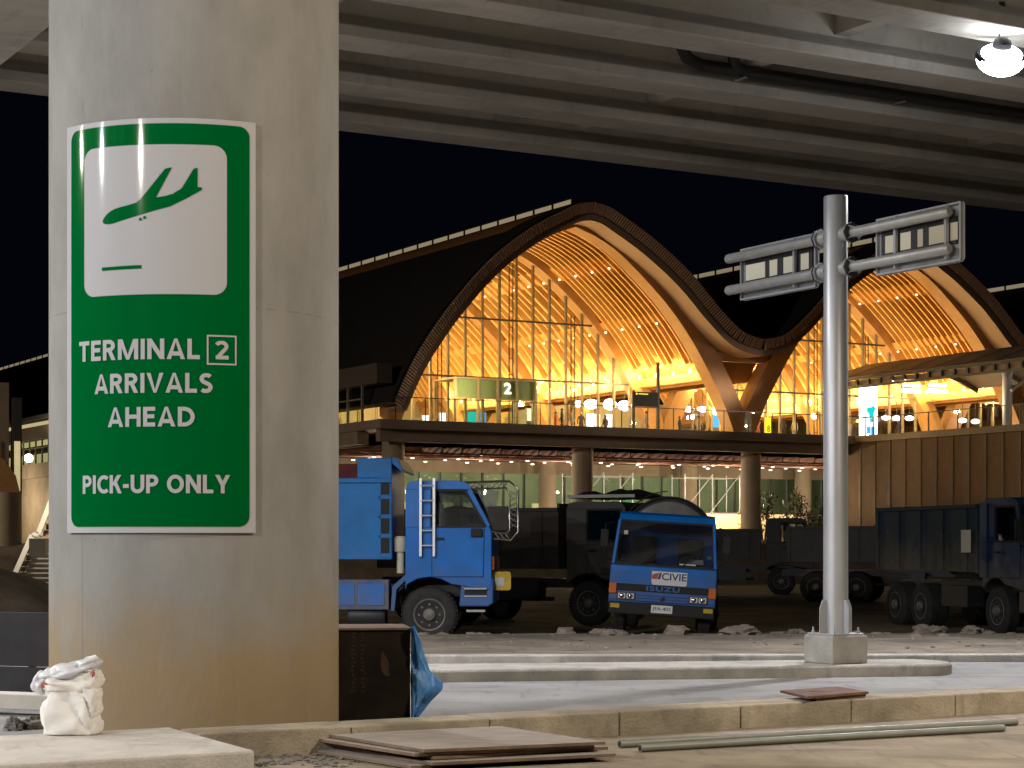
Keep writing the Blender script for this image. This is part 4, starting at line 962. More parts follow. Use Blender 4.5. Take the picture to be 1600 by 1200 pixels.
# ================================================================== TERMINAL
KT = 1.45                                     # terminal and walkway are scaled up about the camera point by this factor
TA, TB_ = 47.8, 76.8; TO = W(TA * KT, TB_ * KT, CH * (1 - KT))
T = thing('terminal_building', TO, 'glowing airport terminal with arched timber vaults and a dark wavy roof', 'building', R(30)); T.scale = (KT, KT, KT)
PIT = 19.7
def crom(P, n=5):
    out = []
    for i in range(len(P) - 1):
        p0, p1, p2, p3 = P[max(i - 1, 0)], P[i], P[i + 1], P[min(i + 2, len(P) - 1)]
        for k in range(n):
            t = k / n; t2, t3 = t * t, t * t * t
            out.append(tuple(.5 * (2 * p1[j] + (p2[j] - p0[j]) * t + (2 * p0[j] - 5 * p1[j] + 4 * p2[j] - p3[j]) * t2 + (3 * p1[j] - p0[j] - 3 * p2[j] + p3[j]) * t3) for j in (0, 1)))
    out.append(P[-1]); return out
IN = crom([(0, 16.5), (1.5, 15.95), (2.9, 15.1), (5.2, 13.15), (6.8, 11.3), (8.2, 9.15), (8.8, 8.0), (9.25, 6.95)])
RF = crom([(0, 17.52), (.8, 17.38), (1.56, 17.05), (3.5, 16.0), (5.57, 14.55), (7.3, 12.95), (8.6, 11.98), (9.85, 11.68)])
RFL = crom([(0, 17.52), (.8, 17.38), (1.56, 17.05), (3.5, 16.0), (5.57, 14.45), (7.6, 12.3), (9.1, 10.3), (9.9, 8.9), (10.4, 7.8)])
def both(Rt, Lt=None, a0=0):
    Lt = Lt or Rt; return [(a0 - x, z) for x, z in reversed(Lt)][:-1] + [(a0 + x, z) for x, z in Rt]
def offs(P, d):
    out = []
    for i, p in enumerate(P):
        q0, q1 = P[max(i - 1, 0)], P[min(i + 1, len(P) - 1)]; tx, tz_ = q1[0] - q0[0], q1[1] - q0[1]; l = math.hypot(tx, tz_) or 1
        out.append((p[0] - tz_ / l * d, p[1] + tx / l * d))
    return out
EX = [(min(x, 9.84), z) for x, z in offs(IN, .95)]
def interp(P, x):
    for p, q in zip(P, P[1:]):
        if p[0] <= x <= q[0]: return p[1] + (q[1] - p[1]) * (x - p[0]) / max(1e-6, q[0] - p[0])
    return P[-1][1]
PROTO = {}
def part_at(name, fn, m, parent, loc, smooth=True):
    if name not in PROTO: o_ = fn().build(name, m, parent, smooth=smooth); PROTO[name] = o_
    else: o_ = PROTO[name].copy(); COL.objects.link(o_); o_.parent = parent
    o_.location = loc; return o_
# roof
rp = both(RF, RFL, 0) + both(RF, None, PIT)[1:] + both(RF, None, 2 * PIT)[1:]
roof = MB().band(rp, offs(rp, -.30), -1.5, 112).build('roof', M['roof'], T, smooth=True)
# batten fascia along the roof edge
b = MB(); acc = 0; nx_ = 0
for p, q in zip(rp, rp[1:]):
    L = math.hypot(q[0] - p[0], q[1] - p[1]); tx, tz_ = (q[0] - p[0]) / L, (q[1] - p[1]) / L; s_ = nx_ - acc
    while s_ < L:
        c = (p[0] + tx * s_, p[1] + tz_ * s_); n_ = (tz_, -tx)
        c0 = (c[0] + n_[0] * .10, c[1] + n_[1] * .10); c1 = (c[0] + n_[0] * .56, c[1] + n_[1] * .56)
        b.beam((c0[0], -1.66, c0[1]), (c1[0], -1.46, c1[1]), .065, .08, (0, 1, 0)); s_ += .135; nx_ += .135
    acc += L
b.build('fascia_battens', M['fascia'], roof)
MB().band(offs(rp, -.301), offs(rp, -.58), -1.42, -1.32).build('fascia_backing', M['mulld'], roof)
b = MB(); A = offs(rp, -.585); B = offs(rp, -.90)
b.band(A, B, -1.34, .3); b.build('roof_soffit', M['soffit'], roof, smooth=True)
# ridge skylights
for n in range(3):
    a0 = n * PIT; sk = MB()
    for k in range(60):
        y = -.6 + k * 1.75; sk.box(a0 - .55, a0 + .55, y + .06, y + 1.69, 17.40, 17.68)
    s1 = sk.build('ridge_skylight', M['e_sky'], roof); tag(s1)
    b = MB()
    for k in range(61): b.box(a0 - .6, a0 + .6, -.6 + k * 1.75 - .055, -.6 + k * 1.75 + .055, 17.39, 17.74)
    b.box(a0 - .62, a0 + .62, -.7, 104.5, 17.682, 17.74); b.build('skylight_frame', M['roof'], s1)
# arches, ceilings, slats, glass per bay
for n in range(3):
    a0 = n * PIT; iN = both(IN, None, a0); eX = both(EX, None, a0)
    for y0, y1 in ((-.05, .85), (7.0, 7.75), (17.0, 17.7), (27, 27.7)):
        MB().band(eX, iN, y0, y1).build('arch_rib', M['wood'], T, smooth=True)
    cl = [p for p in offs(iN, .98) if p[1] > 9.4]; cu = offs(cl, .08)
    MB().band(cu, cl, .86, 33).build('vault_ceiling', M['ceil'], T, smooth=True)
    s0 = [p for p in offs(iN, .14) if p[1] > 10.3]; s1 = offs(s0, .36)
    b = MB(); y = 1.2
    while y < (32 if n < 2 else 7):
        if not (6.7 < y < 7.9 or 16.8 < y < 17.8 or 26.8 < y < 27.8): b.band(s1, s0, y, y + (.11 if y < 7 else random.uniform(.12, .24)))
        y += .46 if y < 7 else random.uniform(.55, .95)
    b.build('ceiling_slats', M['slat'], T)
    for da in (-5.9, -3.1, -.35, .35, 3.1, 5.9):
        sg_ = offs(both(IN, None, 0), .30); sg_ = [(a0 + p[0], p[1]) for p in sg_ if abs(p[0] - da) < .42]
        MB().band(offs(sg_, .10), sg_, .86, 32).build('ceiling_purlin', M['slat'], T)
    # ceiling spot fittings under the purlins
    if n < 2:
        for da in (-5.9, -3.1, 3.1, 5.9):
            for k in range(9): part_at('ceiling_spot', lambda: MB().ball((0, 0, 0), .06, .06, .05, 8, 6), M['e_spot'], T, (a0 + da, 1.9 + k * 1.55, interp(IN, abs(da)) + .06))
    # end wall glazing under the second arch
    YG = 7.35; xs = [k * .98 for k in range(-9, 10)]
    b = MB()
    for x0, x1 in zip(xs, xs[1:]):
        h0, h1 = interp(IN, abs(x0)), interp(IN, abs(x1))
        b.v += [(a0 + x0, YG, 7.0), (a0 + x1, YG, 7.0), (a0 + x1, YG, h1), (a0 + x0, YG, h0)]; m_ = len(b.v); b.f.append((m_ - 4, m_ - 3, m_ - 2, m_ - 1))
    gw = b.build('end_wall_glass', M['tglass'], T, recalc=False)
    for x in xs: MB().box(a0 + x - .055, a0 + x + .055, YG - .16, YG - .02, 7.0, interp(IN, abs(x)) + .1).build('mullion', M['mull'], gw)
    for z in (9.9, 12.85):
        hw = max(x for x in [k * .05 for k in range(0, 185)] if interp(IN, x) > z); MB().box(a0 - hw, a0 + hw, YG - .20, YG - .161, z - .05, z + .05).build('transom', M['mulld'], gw)
    for da, z0_, z1_ in ((-3.2, 7.0, 14.6), (.9, 7.0, 15.9), (4.6, 7.0, 13.4)):      # slim ladder trusses inside the glass
        b = MB(); b.tube([(a0 + da, YG + .5, z0_), (a0 + da, YG + .5, z1_)], .035, 5); b.tube([(a0 + da + .22, YG + .5, z0_), (a0 + da + .22, YG + .5, z1_)], .035, 5)
        for q in range(int((z1_ - z0_) / .8)): b.beam((a0 + da, YG + .5, z0_ + q * .8), (a0 + da + .22, YG + .5, z0_ + q * .8), .03, .03)
        b.build('ladder_truss', M['mulld'], gw)
    # fork ties and longitudinal beams at the arch feet
    for s_ in (-1, 1):
        x = a0 + s_ * 8.55; MB().box(x - .18, x + .18, .86, 32, 9.75, 10.2).build('tie_beam', M['wood'], T)
    MB().box(a0 + 8.0, a0 + 11.7, .15, .62, 10.62, 11.05).build('fork_tie', M['wood'], T)
# deck and what is under it
MB().box(-11.2, 16.2, -2.0, 34, 6.58, 6.99).build('deck_slab', M['deck'], T, bevel=.02)
MB().box(16.21, 62, -2.0, 34, 6.58, 6.985).build('deck_slab', M['deck'], T)
MB().box(-11.0, 16.2, -1.55, -1.15, 6.05, 6.579).build('edge_beam', M['deck'], T, bevel=.02)
MB().box(-10.6, 61, -1.5, 33.5, 6.991, 7.0).build('concourse_floor', M['floor'], T)
b = MB().box(-10.8, 61, 2.0, 30, 5.98, 6.04); b.build('lower_ceiling', M['tcol'], T)
b = MB()
for k in range(9): b.tube([(-10.5, .2 + k * .65, 5.66 + .05 * (k % 3)), (28, .2 + k * .65, 5.66 + .05 * (k % 3))], .045, 6)
for k in range(37): b.box(-10.2 + k * 1.02, -10.14 + k * 1.02, 0, 6, 5.70, 5.97)
b.build('ceiling_pipes', M['pipe'], T)
MB().box(-10.8, 30, 12.5, 12.8, 5.35, 5.96).build('bulkhead', M['tcol'], T)
rr = random.Random(8)
for k in range(18):
    for q in range(4): part_at('downlight', lambda: MB().ball((0, 0, 0), .10, .10, .03, 8, 5), M['e_warm'], T, (-9.6 + k * 2.05 + rr.uniform(-.3, .3), 1.6 + q * 3.1, 5.50 if q < 2 else 5.90))
for a_ in (-9.85, 0, 9.85): MB().lathe([(.50, -.5), (.50, 6.56)], 32, Matrix.Translation((a_, -.55 if a_ else -.6, 0))).build('support_column', M['tcol'], T, smooth=True)
for a_ in (-4.6, 5.2, 14.4, 22.5): MB().lathe([(.48, -.5), (.48, 5.97)], 28, Matrix.Translation((a_, 11.2, 0))).build('inner_column', M['tcol'], T, smooth=True)
b = MB(); b.poly([(-10.8, 12.7, -.4), (30, 12.7, -.4), (30, 12.7, 5.36), (-10.8, 12.7, 5.36)]); gg = b.build('lower_glass', M['gglass'], T, recalc=False)
b = MB()
for k in range(32): b.box(-10.8 + k * 1.28 - .05, -10.8 + k * 1.28 + .05, 12.55, 12.69, -.4, 5.345)
b.build('lower_mullions', M['mulld'], gg)
b = MB().box(-10.8, 30, 18.5, 18.7, -.4, 5.97); b.box(-10.9, -10.81, 12.8, 18.5, -.4, 5.97); b.build('lower_back_wall', M['gwall'], T)
rr = random.Random(12); b = MB()
for x, w_ in ((-6, 1.2), (-1.5, 2.0), (2.2, 1.1), (4.0, .8), (8.5, 1.6), (13.5, 1.5), (17.5, 2.2)): b.box(x, x + w_, 18.3, 18.45, 1.0, 3.9)
b.build('lit_panel', M['e_win'], T)
MB().box(-10.8, 61, -.9, 20, -.45, -.40).build('lower_floor', M['floor'], T)
# interior back wall and left side wing
MB().box(-10.2, 60, 33.0, 33.3, 7.0, 11.2).build('back_wall', M['iwall'], T)
sd = MB().box(-11.0, -10.25, -1.25, 62, 8.62, 9.48).build('side_fascia', mat('dark_cladding', (.085, .062, .045), .8), T)
MB().box(-11.1, -10.55, .5, 62, 6.0, 6.98).build('side_floor_edge', M['deck'], T)
b = MB(); b.poly([(-10.75, .6, 6.99), (-10.75, 62, 6.99), (-10.75, 62, 8.62), (-10.75, .6, 8.62)]); sg = b.build('side_glass', M['gglass'], T, recalc=False)
b = MB()
for k in range(42): b.box(-10.86, -10.76, .6 + k * 1.5 - .05, .6 + k * 1.5 + .05, 6.99, 8.615)
b.box(-10.90, -10.861, .6, 62, 8.0, 8.06); b.build('side_mullions', M['mull'], sg)
MB().box(-10.2, -10.0, 33.4, 62, 7.0, 9.9).build('side_room_wall', M['e_win'], T)
b = MB(); b.box(-11.0, 12, 34.5, 62, 9.96, 10.2); b.build('side_roof', M['roof'], T)
MB().box(-10.9, -10.5, 30, 62, -.4, 5.99).build('lower_side_wall', M['deck'], T)
# glass balustrade along the deck edge
b = MB(); b.poly([(-10.4, -1.85, 7.0), (16.2, -1.85, 7.0), (16.2, -1.85, 7.95), (-10.4, -1.85, 7.95)]); bl = b.build('balustrade_glass', M['tglass'], T, recalc=False)
b = MB().box(-10.4, 16.2, -1.88, -1.82, 7.96, 8.0)
for k in range(19): b.box(-10.4 + k * 1.47 - .02, -10.4 + k * 1.47 + .02, -1.88, -1.851, 6.99, 7.955)
b.build('balustrade_rail', M['mulld'], bl)
# lights of the terminal: uplights at the arch feet, warm, plus added fills
AMBER2 = (1, .71, .25)
def tl(name, x, y, z, p, col=AMBER2, rad=.12): return point(name, (x, y, z), p * KT * KT, col, rad, T)
for n in range(2):
    a0 = n * PIT
    for k in range(17):
        y = 1.9 + k * 1.5
        for s_ in ((-1, 1) if k % 3 == 0 else (1,)):
            tl('vault_uplight', a0 + s_ * 7.93, y + .07, 10.42, (230 if s_ > 0 else 420) * (.72 if y < 7 else 1.15), rad=.06)
            part_at('uplight_fitting', lambda: MB().lathe([(.05, -.1), (.07, -.08), (.07, .06), (.05, .07)], 10), M['e_amber'], T, (a0 + s_ * 7.97, y + .07, 10.25))
        if k % 2: tl('vault_uplight', a0 + 6.9, y, 9.9, 120 if y < 7 else 220, rad=.08); tl('vault_uplight', a0 - 6.9, y, 9.9, 260, rad=.08)
    for x in (-3.5, 3.5): tl('overhang_fill', a0 + x, 3.6, 9.0, 360, (1, .74, .30), .25)  # added points with no fitting, brighten the overhang ceiling evenly
    for y in (11, 20, 28): tl('concourse_light', a0, y, 9.6, 800, (1, .80, .45), .3)
    for x, y in ((7.9, 1.4), (11.8, 1.4), (8.0, 5.4), (-7.9, 1.4)): tl('foot_uplight', a0 + x, y, 7.35, 60, (1, .84, .5), .1)
spot('canopy_floodlight', (15.5, -7.0, 9.2), 5200 * KT * KT, (1, .78, .58), aim=(4, -1.4, 14.5), size=75, blend=.5, rad=.2, parent=T)
tl('concourse_light', -9.5, 4, 8.3, 260); tl('concourse_light', -9.7, 14, 8.2, 220); tl('concourse_light', -9.8, 24, 8.2, 120)
tl('concourse_light', 2 * PIT - 5, 6, 10, 700)
for x in (-8, -3, 2, 7, 12, 17, 22): tl('lower_light', x, 4.0, 4.6, 520, (1, .82, .60), .2); tl('lower_light', x, 15.8, 5.0, 150, (1, .93, .66), .2)
tl('side_wall_fill', -14, 52, 4.5, 900, (1, .85, .58), .2)  # added point, brightens the lower side wall
tl('planter_wall_fill', 12.5, 3.2, 3.6, 700, (1, .78, .4), .1)  # unseen point added to brighten the cream planter wall
# things on the terminal deck
def TW(a_, b_, z=7.0): return TO + W(a_, b_, z) * KT
def tthing(*a_, **k_):
    o = thing(*a_, **k_); o.scale = (KT, KT, KT); return o
def on(x, y, b_, z=None):
    """point on the vertical plane b'=b_ of the terminal seen at photo pixel (x, y)"""
    t = (x - 800) / F; bb = TB_ + b_
    a_ = (t * C3 * bb + S3 * bb) / (C3 - t * S3); Y = S3 * a_ + C3 * bb
    return Vector((a_ - TA, b_, CH + (YH - y) / F * Y))
# vestibule with the numeral 2
p = on(712, 588, 5.0); q = on(838, 590, 5.0); Lv = q.x - p.x; hv = p.z - 7.0
v = tthing('entrance_vestibule', TW(p.x, 5.0), 'greenish glass entrance vestibule with a lit number two', 'vestibule', R(30))
MB().box(0, Lv, 0, 2.2, hv - .08, hv).build('vestibule_roof', M['mull'], v)
b = MB()
for x in (0, Lv * .28, Lv * .52, Lv * .76, Lv): b.box(x - .06, x + .06, 0, .12, 0, hv - .081)
for x in (0, Lv): b.box(x - .06, x + .06, 2.08, 2.2, 0, hv - .081)
b.box(.061, Lv - .061, .02, .1, hv - 1.05, hv - .98); b.build('vestibule_frame', M['mull'], v)
b = MB(); b.poly([(0, .06, 0), (Lv, .06, 0), (Lv, .06, hv - .1), (0, .06, hv - .1)]); b.build('front_glass', M['gglass'], v, recalc=False)
hd = MB().box(.07, Lv - .07, .14, .2, hv - .97, hv - .09).build('header_panel', mat('header_grey', (.30, .33, .25), .5), v)
g = on(793, 607, 5.0); letters('numeral', '2', M['e_num'], hd, (g.x - p.x - .20, -.03, g.z - 7 - .28), (1, 0, 0), (0, 0, 1), .40, .56, .03)
# black overhead sign on two posts
p = on(990, 670, -.5); q = on(1028, 670, -.5); zt = on(1028, 566, -.5).z - 7.0
v = tthing('gantry_sign', TW(p.x, -.5), 'black overhead sign board on two posts with a yellow line of writing', 'sign', R(30)); Lg = q.x - p.x
MB().box(-.05, .05, -.05, .05, 0, 1.9).build('post', M['mulld'], v); MB().box(Lg - .06, Lg + .06, -.06, .06, 0, zt).build('post', M['mulld'], v)
bz0, bz1 = on(990, 635, -.5).z - 7, on(990, 612, -.5).z - 7; bd = MB().box(-.03, Lg - .07, -.12, -.06, bz0, bz1).build('sign_board', M['black'], v)
b = MB().box(.05, .14, -.13, -.121, bz1 - .14, bz1 - .06); b.box(.2, .75, -.13, -.121, bz1 - .12, bz1 - .08); b.build('yellow_marking', M['e_yellow'], bd)
# pendant lights: bright white ovals
def pendant(x, y, b_, w_, h_, label, group):
    p = on(x, y, b_); v = tthing('pendant_light', TW(p.x, b_, p.z), label, 'lamp', R(30), group)
    b = MB().ball((0, 0, 0), w_, .25, h_, 14, 9); b.build('diffuser', M['e_lamp'], v, smooth=True)
    MB().tube([(0, 0, h_ * .9), (0, 0, h_ + .9)], .02, 6).build('suspension_rod', M['mulld'], v)
G1 = 'white lamps over the counters'
for x, y, w_, h_, lb in ((903.5, 631, .22, .18, 'smallest round white lamp at the left of the row behind the arch glass'), (924, 631.5, .44, .26, 'wide white lamp second from the left in the row behind the arch glass'),
                         (953, 632, .40, .30, 'large white lamp third in the row, left of the black board'), (976, 634, .42, .28, 'large white lamp right beside the black overhead board')):
    pendant(x, y, 8.6, w_, h_, lb, G1)
for x, lb in ((1076, 'left oval white lamp between the two arches'), (1098, 'middle oval white lamp between the two arches'), (1121, 'right oval white lamp between the two arches, by the arch leg')): pendant(x, 639.5, 8.5, .34, .16, lb, G1)
for x, y, lb in ((1384, 652.5, 'left white lamp right of the teal advertising pillar'), (1401, 653.5, 'middle white lamp right of the teal advertising pillar'), (1421, 653.5, 'right white lamp right of the teal advertising pillar'), (1504, 657, 'left of two low white lamps beside the canopy post'), (1524, 658.5, 'right of two low white lamps beside the canopy post')): pendant(x, y, 6.5, .26, .14, lb, G1)
# lit screens and kiosks
def kiosk(x0, x1, y0, y1, b_, m, label, cat='screen', name='display_screen'):
    p = on(x0, y0, b_); q = on(x1, y1, b_); v = tthing(name, TW(p.x, b_, 7.0), label, cat, R(30)); wd = q.x - p.x
    MB().box(0, wd, .02, .16, 0, p.z - 7).build('cabinet', M['mull'], v); z0 = max(.05, q.z - 7)
    MB().box(.02, wd - .02, 0, .019, z0, p.z - 7.03).build('screen', m, v)
kiosk(916, 938, 645, 668, 8.9, M['e_screen'], 'wide glowing white display under the row of white lamps')
kiosk(946, 961, 646, 668, 9.0, M['e_screen'], 'narrow glowing white display under the row of white lamps')
kiosk(687, 697, 644, 660, 9.5, M['e_screen'], 'small white display at the left end of the glass hall')
kiosk(660, 671, 648, 660, 9.3, M['e_screen'], 'small pale display beside the left leg of the first arch')
kiosk(730, 745, 642, 660, 9.6, M['e_teal'], 'blue green display left of the vestibule door')
kiosk(750, 760, 643, 660, 9.6, M['e_blue'], 'small blue display inside the vestibule')
kiosk(1114, 1124, 642, 668, 9.0, M['e_blue'], 'blue display between the two arches')
kiosk(823, 834, 637, 658, 9.0, M['e_num'], 'warm white lit panel right of the number two')
p = on(1197, 652, 3.2); v = tthing('gate_sign', TW(p.x, 3.2), 'glowing yellow upright sign behind the second arch leg', 'sign', R(30)); hs = p.z - 7
bd = MB().box(0, .32, 0, .1, .1, hs).build('sign_body', M['e_yellow'], v); MB().box(.1, .22, .02, .08, 0, .099).build('sign_foot', M['mulld'], v)
letters('numeral', '8', mat('olive_print', (.2, .22, .02), .6), bd, (.06, -.004, hs * .35), (1, 0, 0), (0, 0, 1), .2, .34, .02)
p = on(1348, 603, 2.0); q = on(1371, 676, 2.0); v = tthing('advertising_pillar', TW(p.x, 2.0), 'tall lit white advertising pillar with a teal and blue figure', 'advert', R(30)); wp, hp = q.x - p.x, p.z - 7
bd = MB().box(0, wp, 0, .3, 0, hp).build('light_box', M['e_screen'], v); MB().box(-.02, wp + .02, -.02, .32, hp + .001, hp + .12).build('pillar_cap', M['e_blue'], v)
MB().prism([(wp * .30, hp * .62), (wp * .55, hp * .62), (wp * .75, hp * .66), (wp * .85, hp * .60), (wp * .74, hp * .52), (wp * .70, hp * .40), (wp * .58, hp * .34), (wp * .46, hp * .36), (wp * .42, hp * .50), (wp * .26, hp * .55)], 'y', -.02, -.001).build('teal_figure', M['e_teal'], bd)
MB().box(wp * .28, wp * .52, -.02, -.001, 0.02, hp * .27).build('blue_band', M['e_blue'], bd); MB().box(wp * .56, wp * .80, -.02, -.001, 0.02, hp * .27).build('blue_band', M['e_blue'], bd)
# people on the deck
def person(p, rz, top, label, h=1.7, arm=.0, stride=.1):
    o = thing('person', p, label, 'person', rz); k = h / 1.75
    V = [(0, 0, .95), (0, 0, 1.15), (0, 0, 1.38), (0, 0, 1.50), (0, .01, 1.58), (0, .015, 1.68),
         (.10, 0, .90), (.11, stride, .50), (.11, stride * .6, .08), (.11, stride * .6 + .14, .04), (-.10, 0, .90), (-.11, -stride * .4, .50), (-.11, -stride, .08), (-.11, -stride + .14, .04),
         (.18, 0, 1.40), (.25, -.02, 1.13), (.26, .10 + arm, .92), (.265, .15 + arm, .84), (-.18, 0, 1.40), (-.25, -.02, 1.13), (-.26, .10, .92), (-.265, .14, .84)]
    E = [(0, 1), (1, 2), (2, 3), (3, 4), (4, 5), (0, 6), (6, 7), (7, 8), (8, 9), (0, 10), (10, 11), (11, 12), (12, 13), (2, 14), (14, 15), (15, 16), (16, 17), (2, 18), (18, 19), (19, 20), (20, 21)]
    rad = [.14, .13, .15, .06, .09, .085, .09, .065, .045, .035, .09, .065, .045, .035, .06, .045, .035, .03, .06, .045, .035, .03]
    me = bpy.data.meshes.new('body'); me.from_pydata([tuple(c * k for c in q) for q in V], E, []); bo = bpy.data.objects.new('body', me); COL.objects.link(bo); bo.parent = o
    md = bo.modifiers.new('skin', 'SKIN')
    for i, r_ in enumerate(rad): me.skin_vertices[0].data[i].radius = (r_ * k, r_ * k * (.75 if i < 3 else 1))
    me.skin_vertices[0].data[0].use_root = True
    bo.modifiers.new('sub', 'SUBSURF').levels = 1; bo.modifiers['sub'].render_levels = 1; me.materials.append(top)
    b = MB().ball((0, .02 * k, 1.645 * k), .088 * k, .10 * k, .115 * k, 12, 9); b.build('head_skin', M['skin'], o, smooth=True)
    b = MB().ball((0, 0, 1.675 * k), .096 * k, .105 * k, .10 * k, 12, 8); b.build('hair', M['black'], o, smooth=True)
for x, b_, rz, m, lb in ((868, 5.2, 70, 'cloth3', 'person in red behind the two people at the first arch balustrade'), (908, 4.6, 150, 'cloth1', 'person in black at the left end of the white displays'),
                         (1010, 2.6, 20, 'cloth2', 'person in pale clothes right below the black overhead board'), (1062, 5.0, 210, 'cloth1', 'person in black between the arch legs, left of the three oval lamps'),
                         (1092, 4.0, 300, 'cloth2', 'person in pale clothes below the three oval lamps'), (1300, 3.0, 60, 'cloth3', 'person in red just left of the sign pole on the terminal deck'),
                         (1404, 2.0, 100, 'cloth1', 'person in black below the lamps right of the advertising pillar'),
                         (878, 3.0, 40, 'cloth1', 'person in dark clothes standing at the balustrade before the first arch'), (893, 3.4, 200, 'cloth2', 'person in pale clothes at the balustrade beside a dark clothed person'),
                         (946, 6.0, 10, 'cloth1', 'person in black standing before the bright white displays'), (1184, 2.5, 90, 'cloth3', 'person in dark red by the second arch leg'),
                         (1224, 3.2, -60, 'cloth1', 'person in black walking under the second arch'), (1242, 3.6, 120, 'cloth2', 'person in pale clothes walking under the second arch near the pole')):
    p = on(x, 660, b_); person(TW(p.x, b_, 7.0), R(30 + rz), M[m], lb)

# louvred timber wall of the raised walkway
AW = 15.35
lw = tthing('louvred_wall', TW(AW, -1.2, 0), 'long brown wall of vertical timber louvre panels below the canopy', 'wall', R(30))
b = MB()
for k in range(62):
    z = -.3 + k * .112; b.box(-.03, .03, -1.06, -.02, z, z + .060)
b.box(.031, .05, -1.06, -.02, -.3, 6.66); b.box(-.05, .03, -.06, -.0, -.3, 6.66)
lp0 = b.build('louvre_panel', M['louvre'], lw); lp0.rotation_euler = (0, 0, R(5)); nP = 34
for k in range(1, nP):
    c = lp0.copy(); COL.objects.link(c); c.parent = lw; c.location = (random.uniform(-.012, .012), -1.1 * k, 0); c.rotation_euler = (0, 0, R(5 + random.uniform(-1.0, 1.0)))
MB().box(-.12, .35, -1.1 * nP, 0, 6.665, 6.98).build('wall_coping', M['deck'], lw)
MB().box(.10, .3, -1.1 * nP, 0, -.4, 6.66).build('backing_wall', M['mulld'], lw)
MB().box(-.12, .9, 0.01, .2, -.4, 6.98).build('end_wall', M['louvre'], lw)
b = MB().box(.36, 8.5, -1.1 * nP, 0, 6.6, 6.96); b.build('walkway_floor', M['deck'], lw)
b = MB(); b.poly([(.05, -1.1 * nP, 6.98), (.05, 0, 6.98), (.05, 0, 7.85), (.05, -1.1 * nP, 7.85)]); bl = b.build('balustrade_glass', M['tglass'], lw, recalc=False)
b = MB().box(.02, .08, -1.1 * nP, 0, 7.86, 7.90)
for k in range(20): b.box(.02, .08, -2 * k - .02, -2 * k + .02, 6.981, 7.859)
b.build('balustrade_rail', M['mulld'], bl)
# curved canopy above it
cn = tthing('walkway_canopy', TW(AW, -.5, 0), 'long curved canopy roof with a slotted eave beam above the louvred wall', 'canopy', R(30))
cp = crom([(-.9, 9.85), (.6, 10.35), (2.4, 10.85), (4.2, 11.0), (6.0, 10.85), (7.8, 10.4), (9.0, 9.9)], 4); NL = -36
MB().band(cp, offs(cp, -.12), NL, 0).build('canopy_roof', mat('canopy_sheet', (.30, .245, .205), .5, var=.16, scale=1.2, stretch=(.2, 1.2, 1)), cn, smooth=True)
b = MB()
for k in range(19):
    y = -k * 2.0
    if y > NL: b.band(offs(cp, .018), offs(cp, .001), y - .03, y + .0)
b.build('roof_seams', M['soffit'], cn)
b = MB().box(-1.0, -.86, NL, 0, 9.68, 9.80); b.box(-1.0, -.86, NL, 0, 9.28, 9.40); k = 0
while -k * .86 > NL: b.box(-.99, -.87, -k * .86 - .13, -k * .86, 9.401, 9.679); k += 1
b.build('eave_beam', M['mulld'], cn)
b = MB().box(-.86, -.82, NL, 0, 9.42, 9.66); b.build('eave_lining', M['soffit'], cn)
k = 0
while -k * 3.6 - .6 > NL:
    b = MB(); y = -k * 3.6 - .6; pc_ = [(x, y, z - .25) for x, z in cp]
    for p_, q_ in zip(pc_, pc_[1:]): b.beam(p_, q_, .12, .22)
    if y < -9: b.beam((.6, y - .2, 8.6), (3.6, y - .2, 10.4), .10, .14)
    k += 1
    b.build('canopy_frame', M['mull'], cn)
for k in range(4):
    y = -11.2 - k * 7.2; MB().lathe([(.22, 6.97), (.22, 9.3), (.30, 9.5), (.12, 9.9)], 20, Matrix.Translation((.75, y, 0))).build('canopy_post', M['white'], cn, smooth=True)
point('canopy_light', (.2, -10.6, 8.0), 80, (1, .85, .62), .1, cn)
for k in range(4): point('canopy_light', (4, -3 - k * 6, 9.2), 150, (1, .88, .75), .2, cn)
for x, lb in ((1424, 'left white tube lamp hung under the canopy'), (1465, 'right white tube lamp hung under the canopy')):
    p = on(x, 611, -3.0); v = tthing('tube_lamp', TW(p.x, -3.0, p.z), lb, 'lamp', R(30), 'tube lamps under the canopy')
    MB().tube([(-.62, 0, 0), (-.6, 0, 0), (.6, 0, 0), (.62, 0, 0)], [.05, .10, .10, .05], 10).build('tube', M['e_lamp'], v, smooth=True); MB().box(-.55, .55, -.05, .05, .22, .38).build('tube_housing', M['e_amber'], v)
    MB().beam((0, 0, .1), (0, 0, .22), .04, .04, (1, 0, 0)).build('tube_stem', M['mulld'], v)

# under the deck: scaffold, planter wall and shrubs
def scaffold(a0, b0, n, lv, label):
    v = tthing('scaffold_tower', TW(a0, b0, -.4), label, 'scaffold', R(30)); b = MB(); w_ = 1.8; h_ = 1.9
    for i in range(n + 1):
        for y in (0, 1.2): b.tube([(i * w_, y, 0), (i * w_, y, lv * h_)], .03, 6)
    b.build('standards', M['galv'], v); b = MB()
    for k in range(1, lv + 1):
        for y in (0, 1.2): b.tube([(0, y, k * h_ - .2), (n * w_, y, k * h_ - .2)], .028, 6)
    b.build('ledgers', M['galv'], v); b = MB()
    for i in range(n):
        for k in range(lv): b.tube([(i * w_, -.03, k * h_), ((i + 1) * w_, -.03, (k + 1) * h_)], .025, 6)
    b.build('braces', M['galv'], v)
    MB().box(0, n * w_, .1, 1.1, (lv - 1) * h_ - .16, (lv - 1) * h_ - .11).build('platform', M['plyedge'], v)
scaffold(4.6, 7.5, 2, 3, 'pale scaffold tower under the deck, left of the lit round column')
scaffold(11.2, 7.0, 2, 3, 'pale scaffold tower under the deck, right of the lit round column')
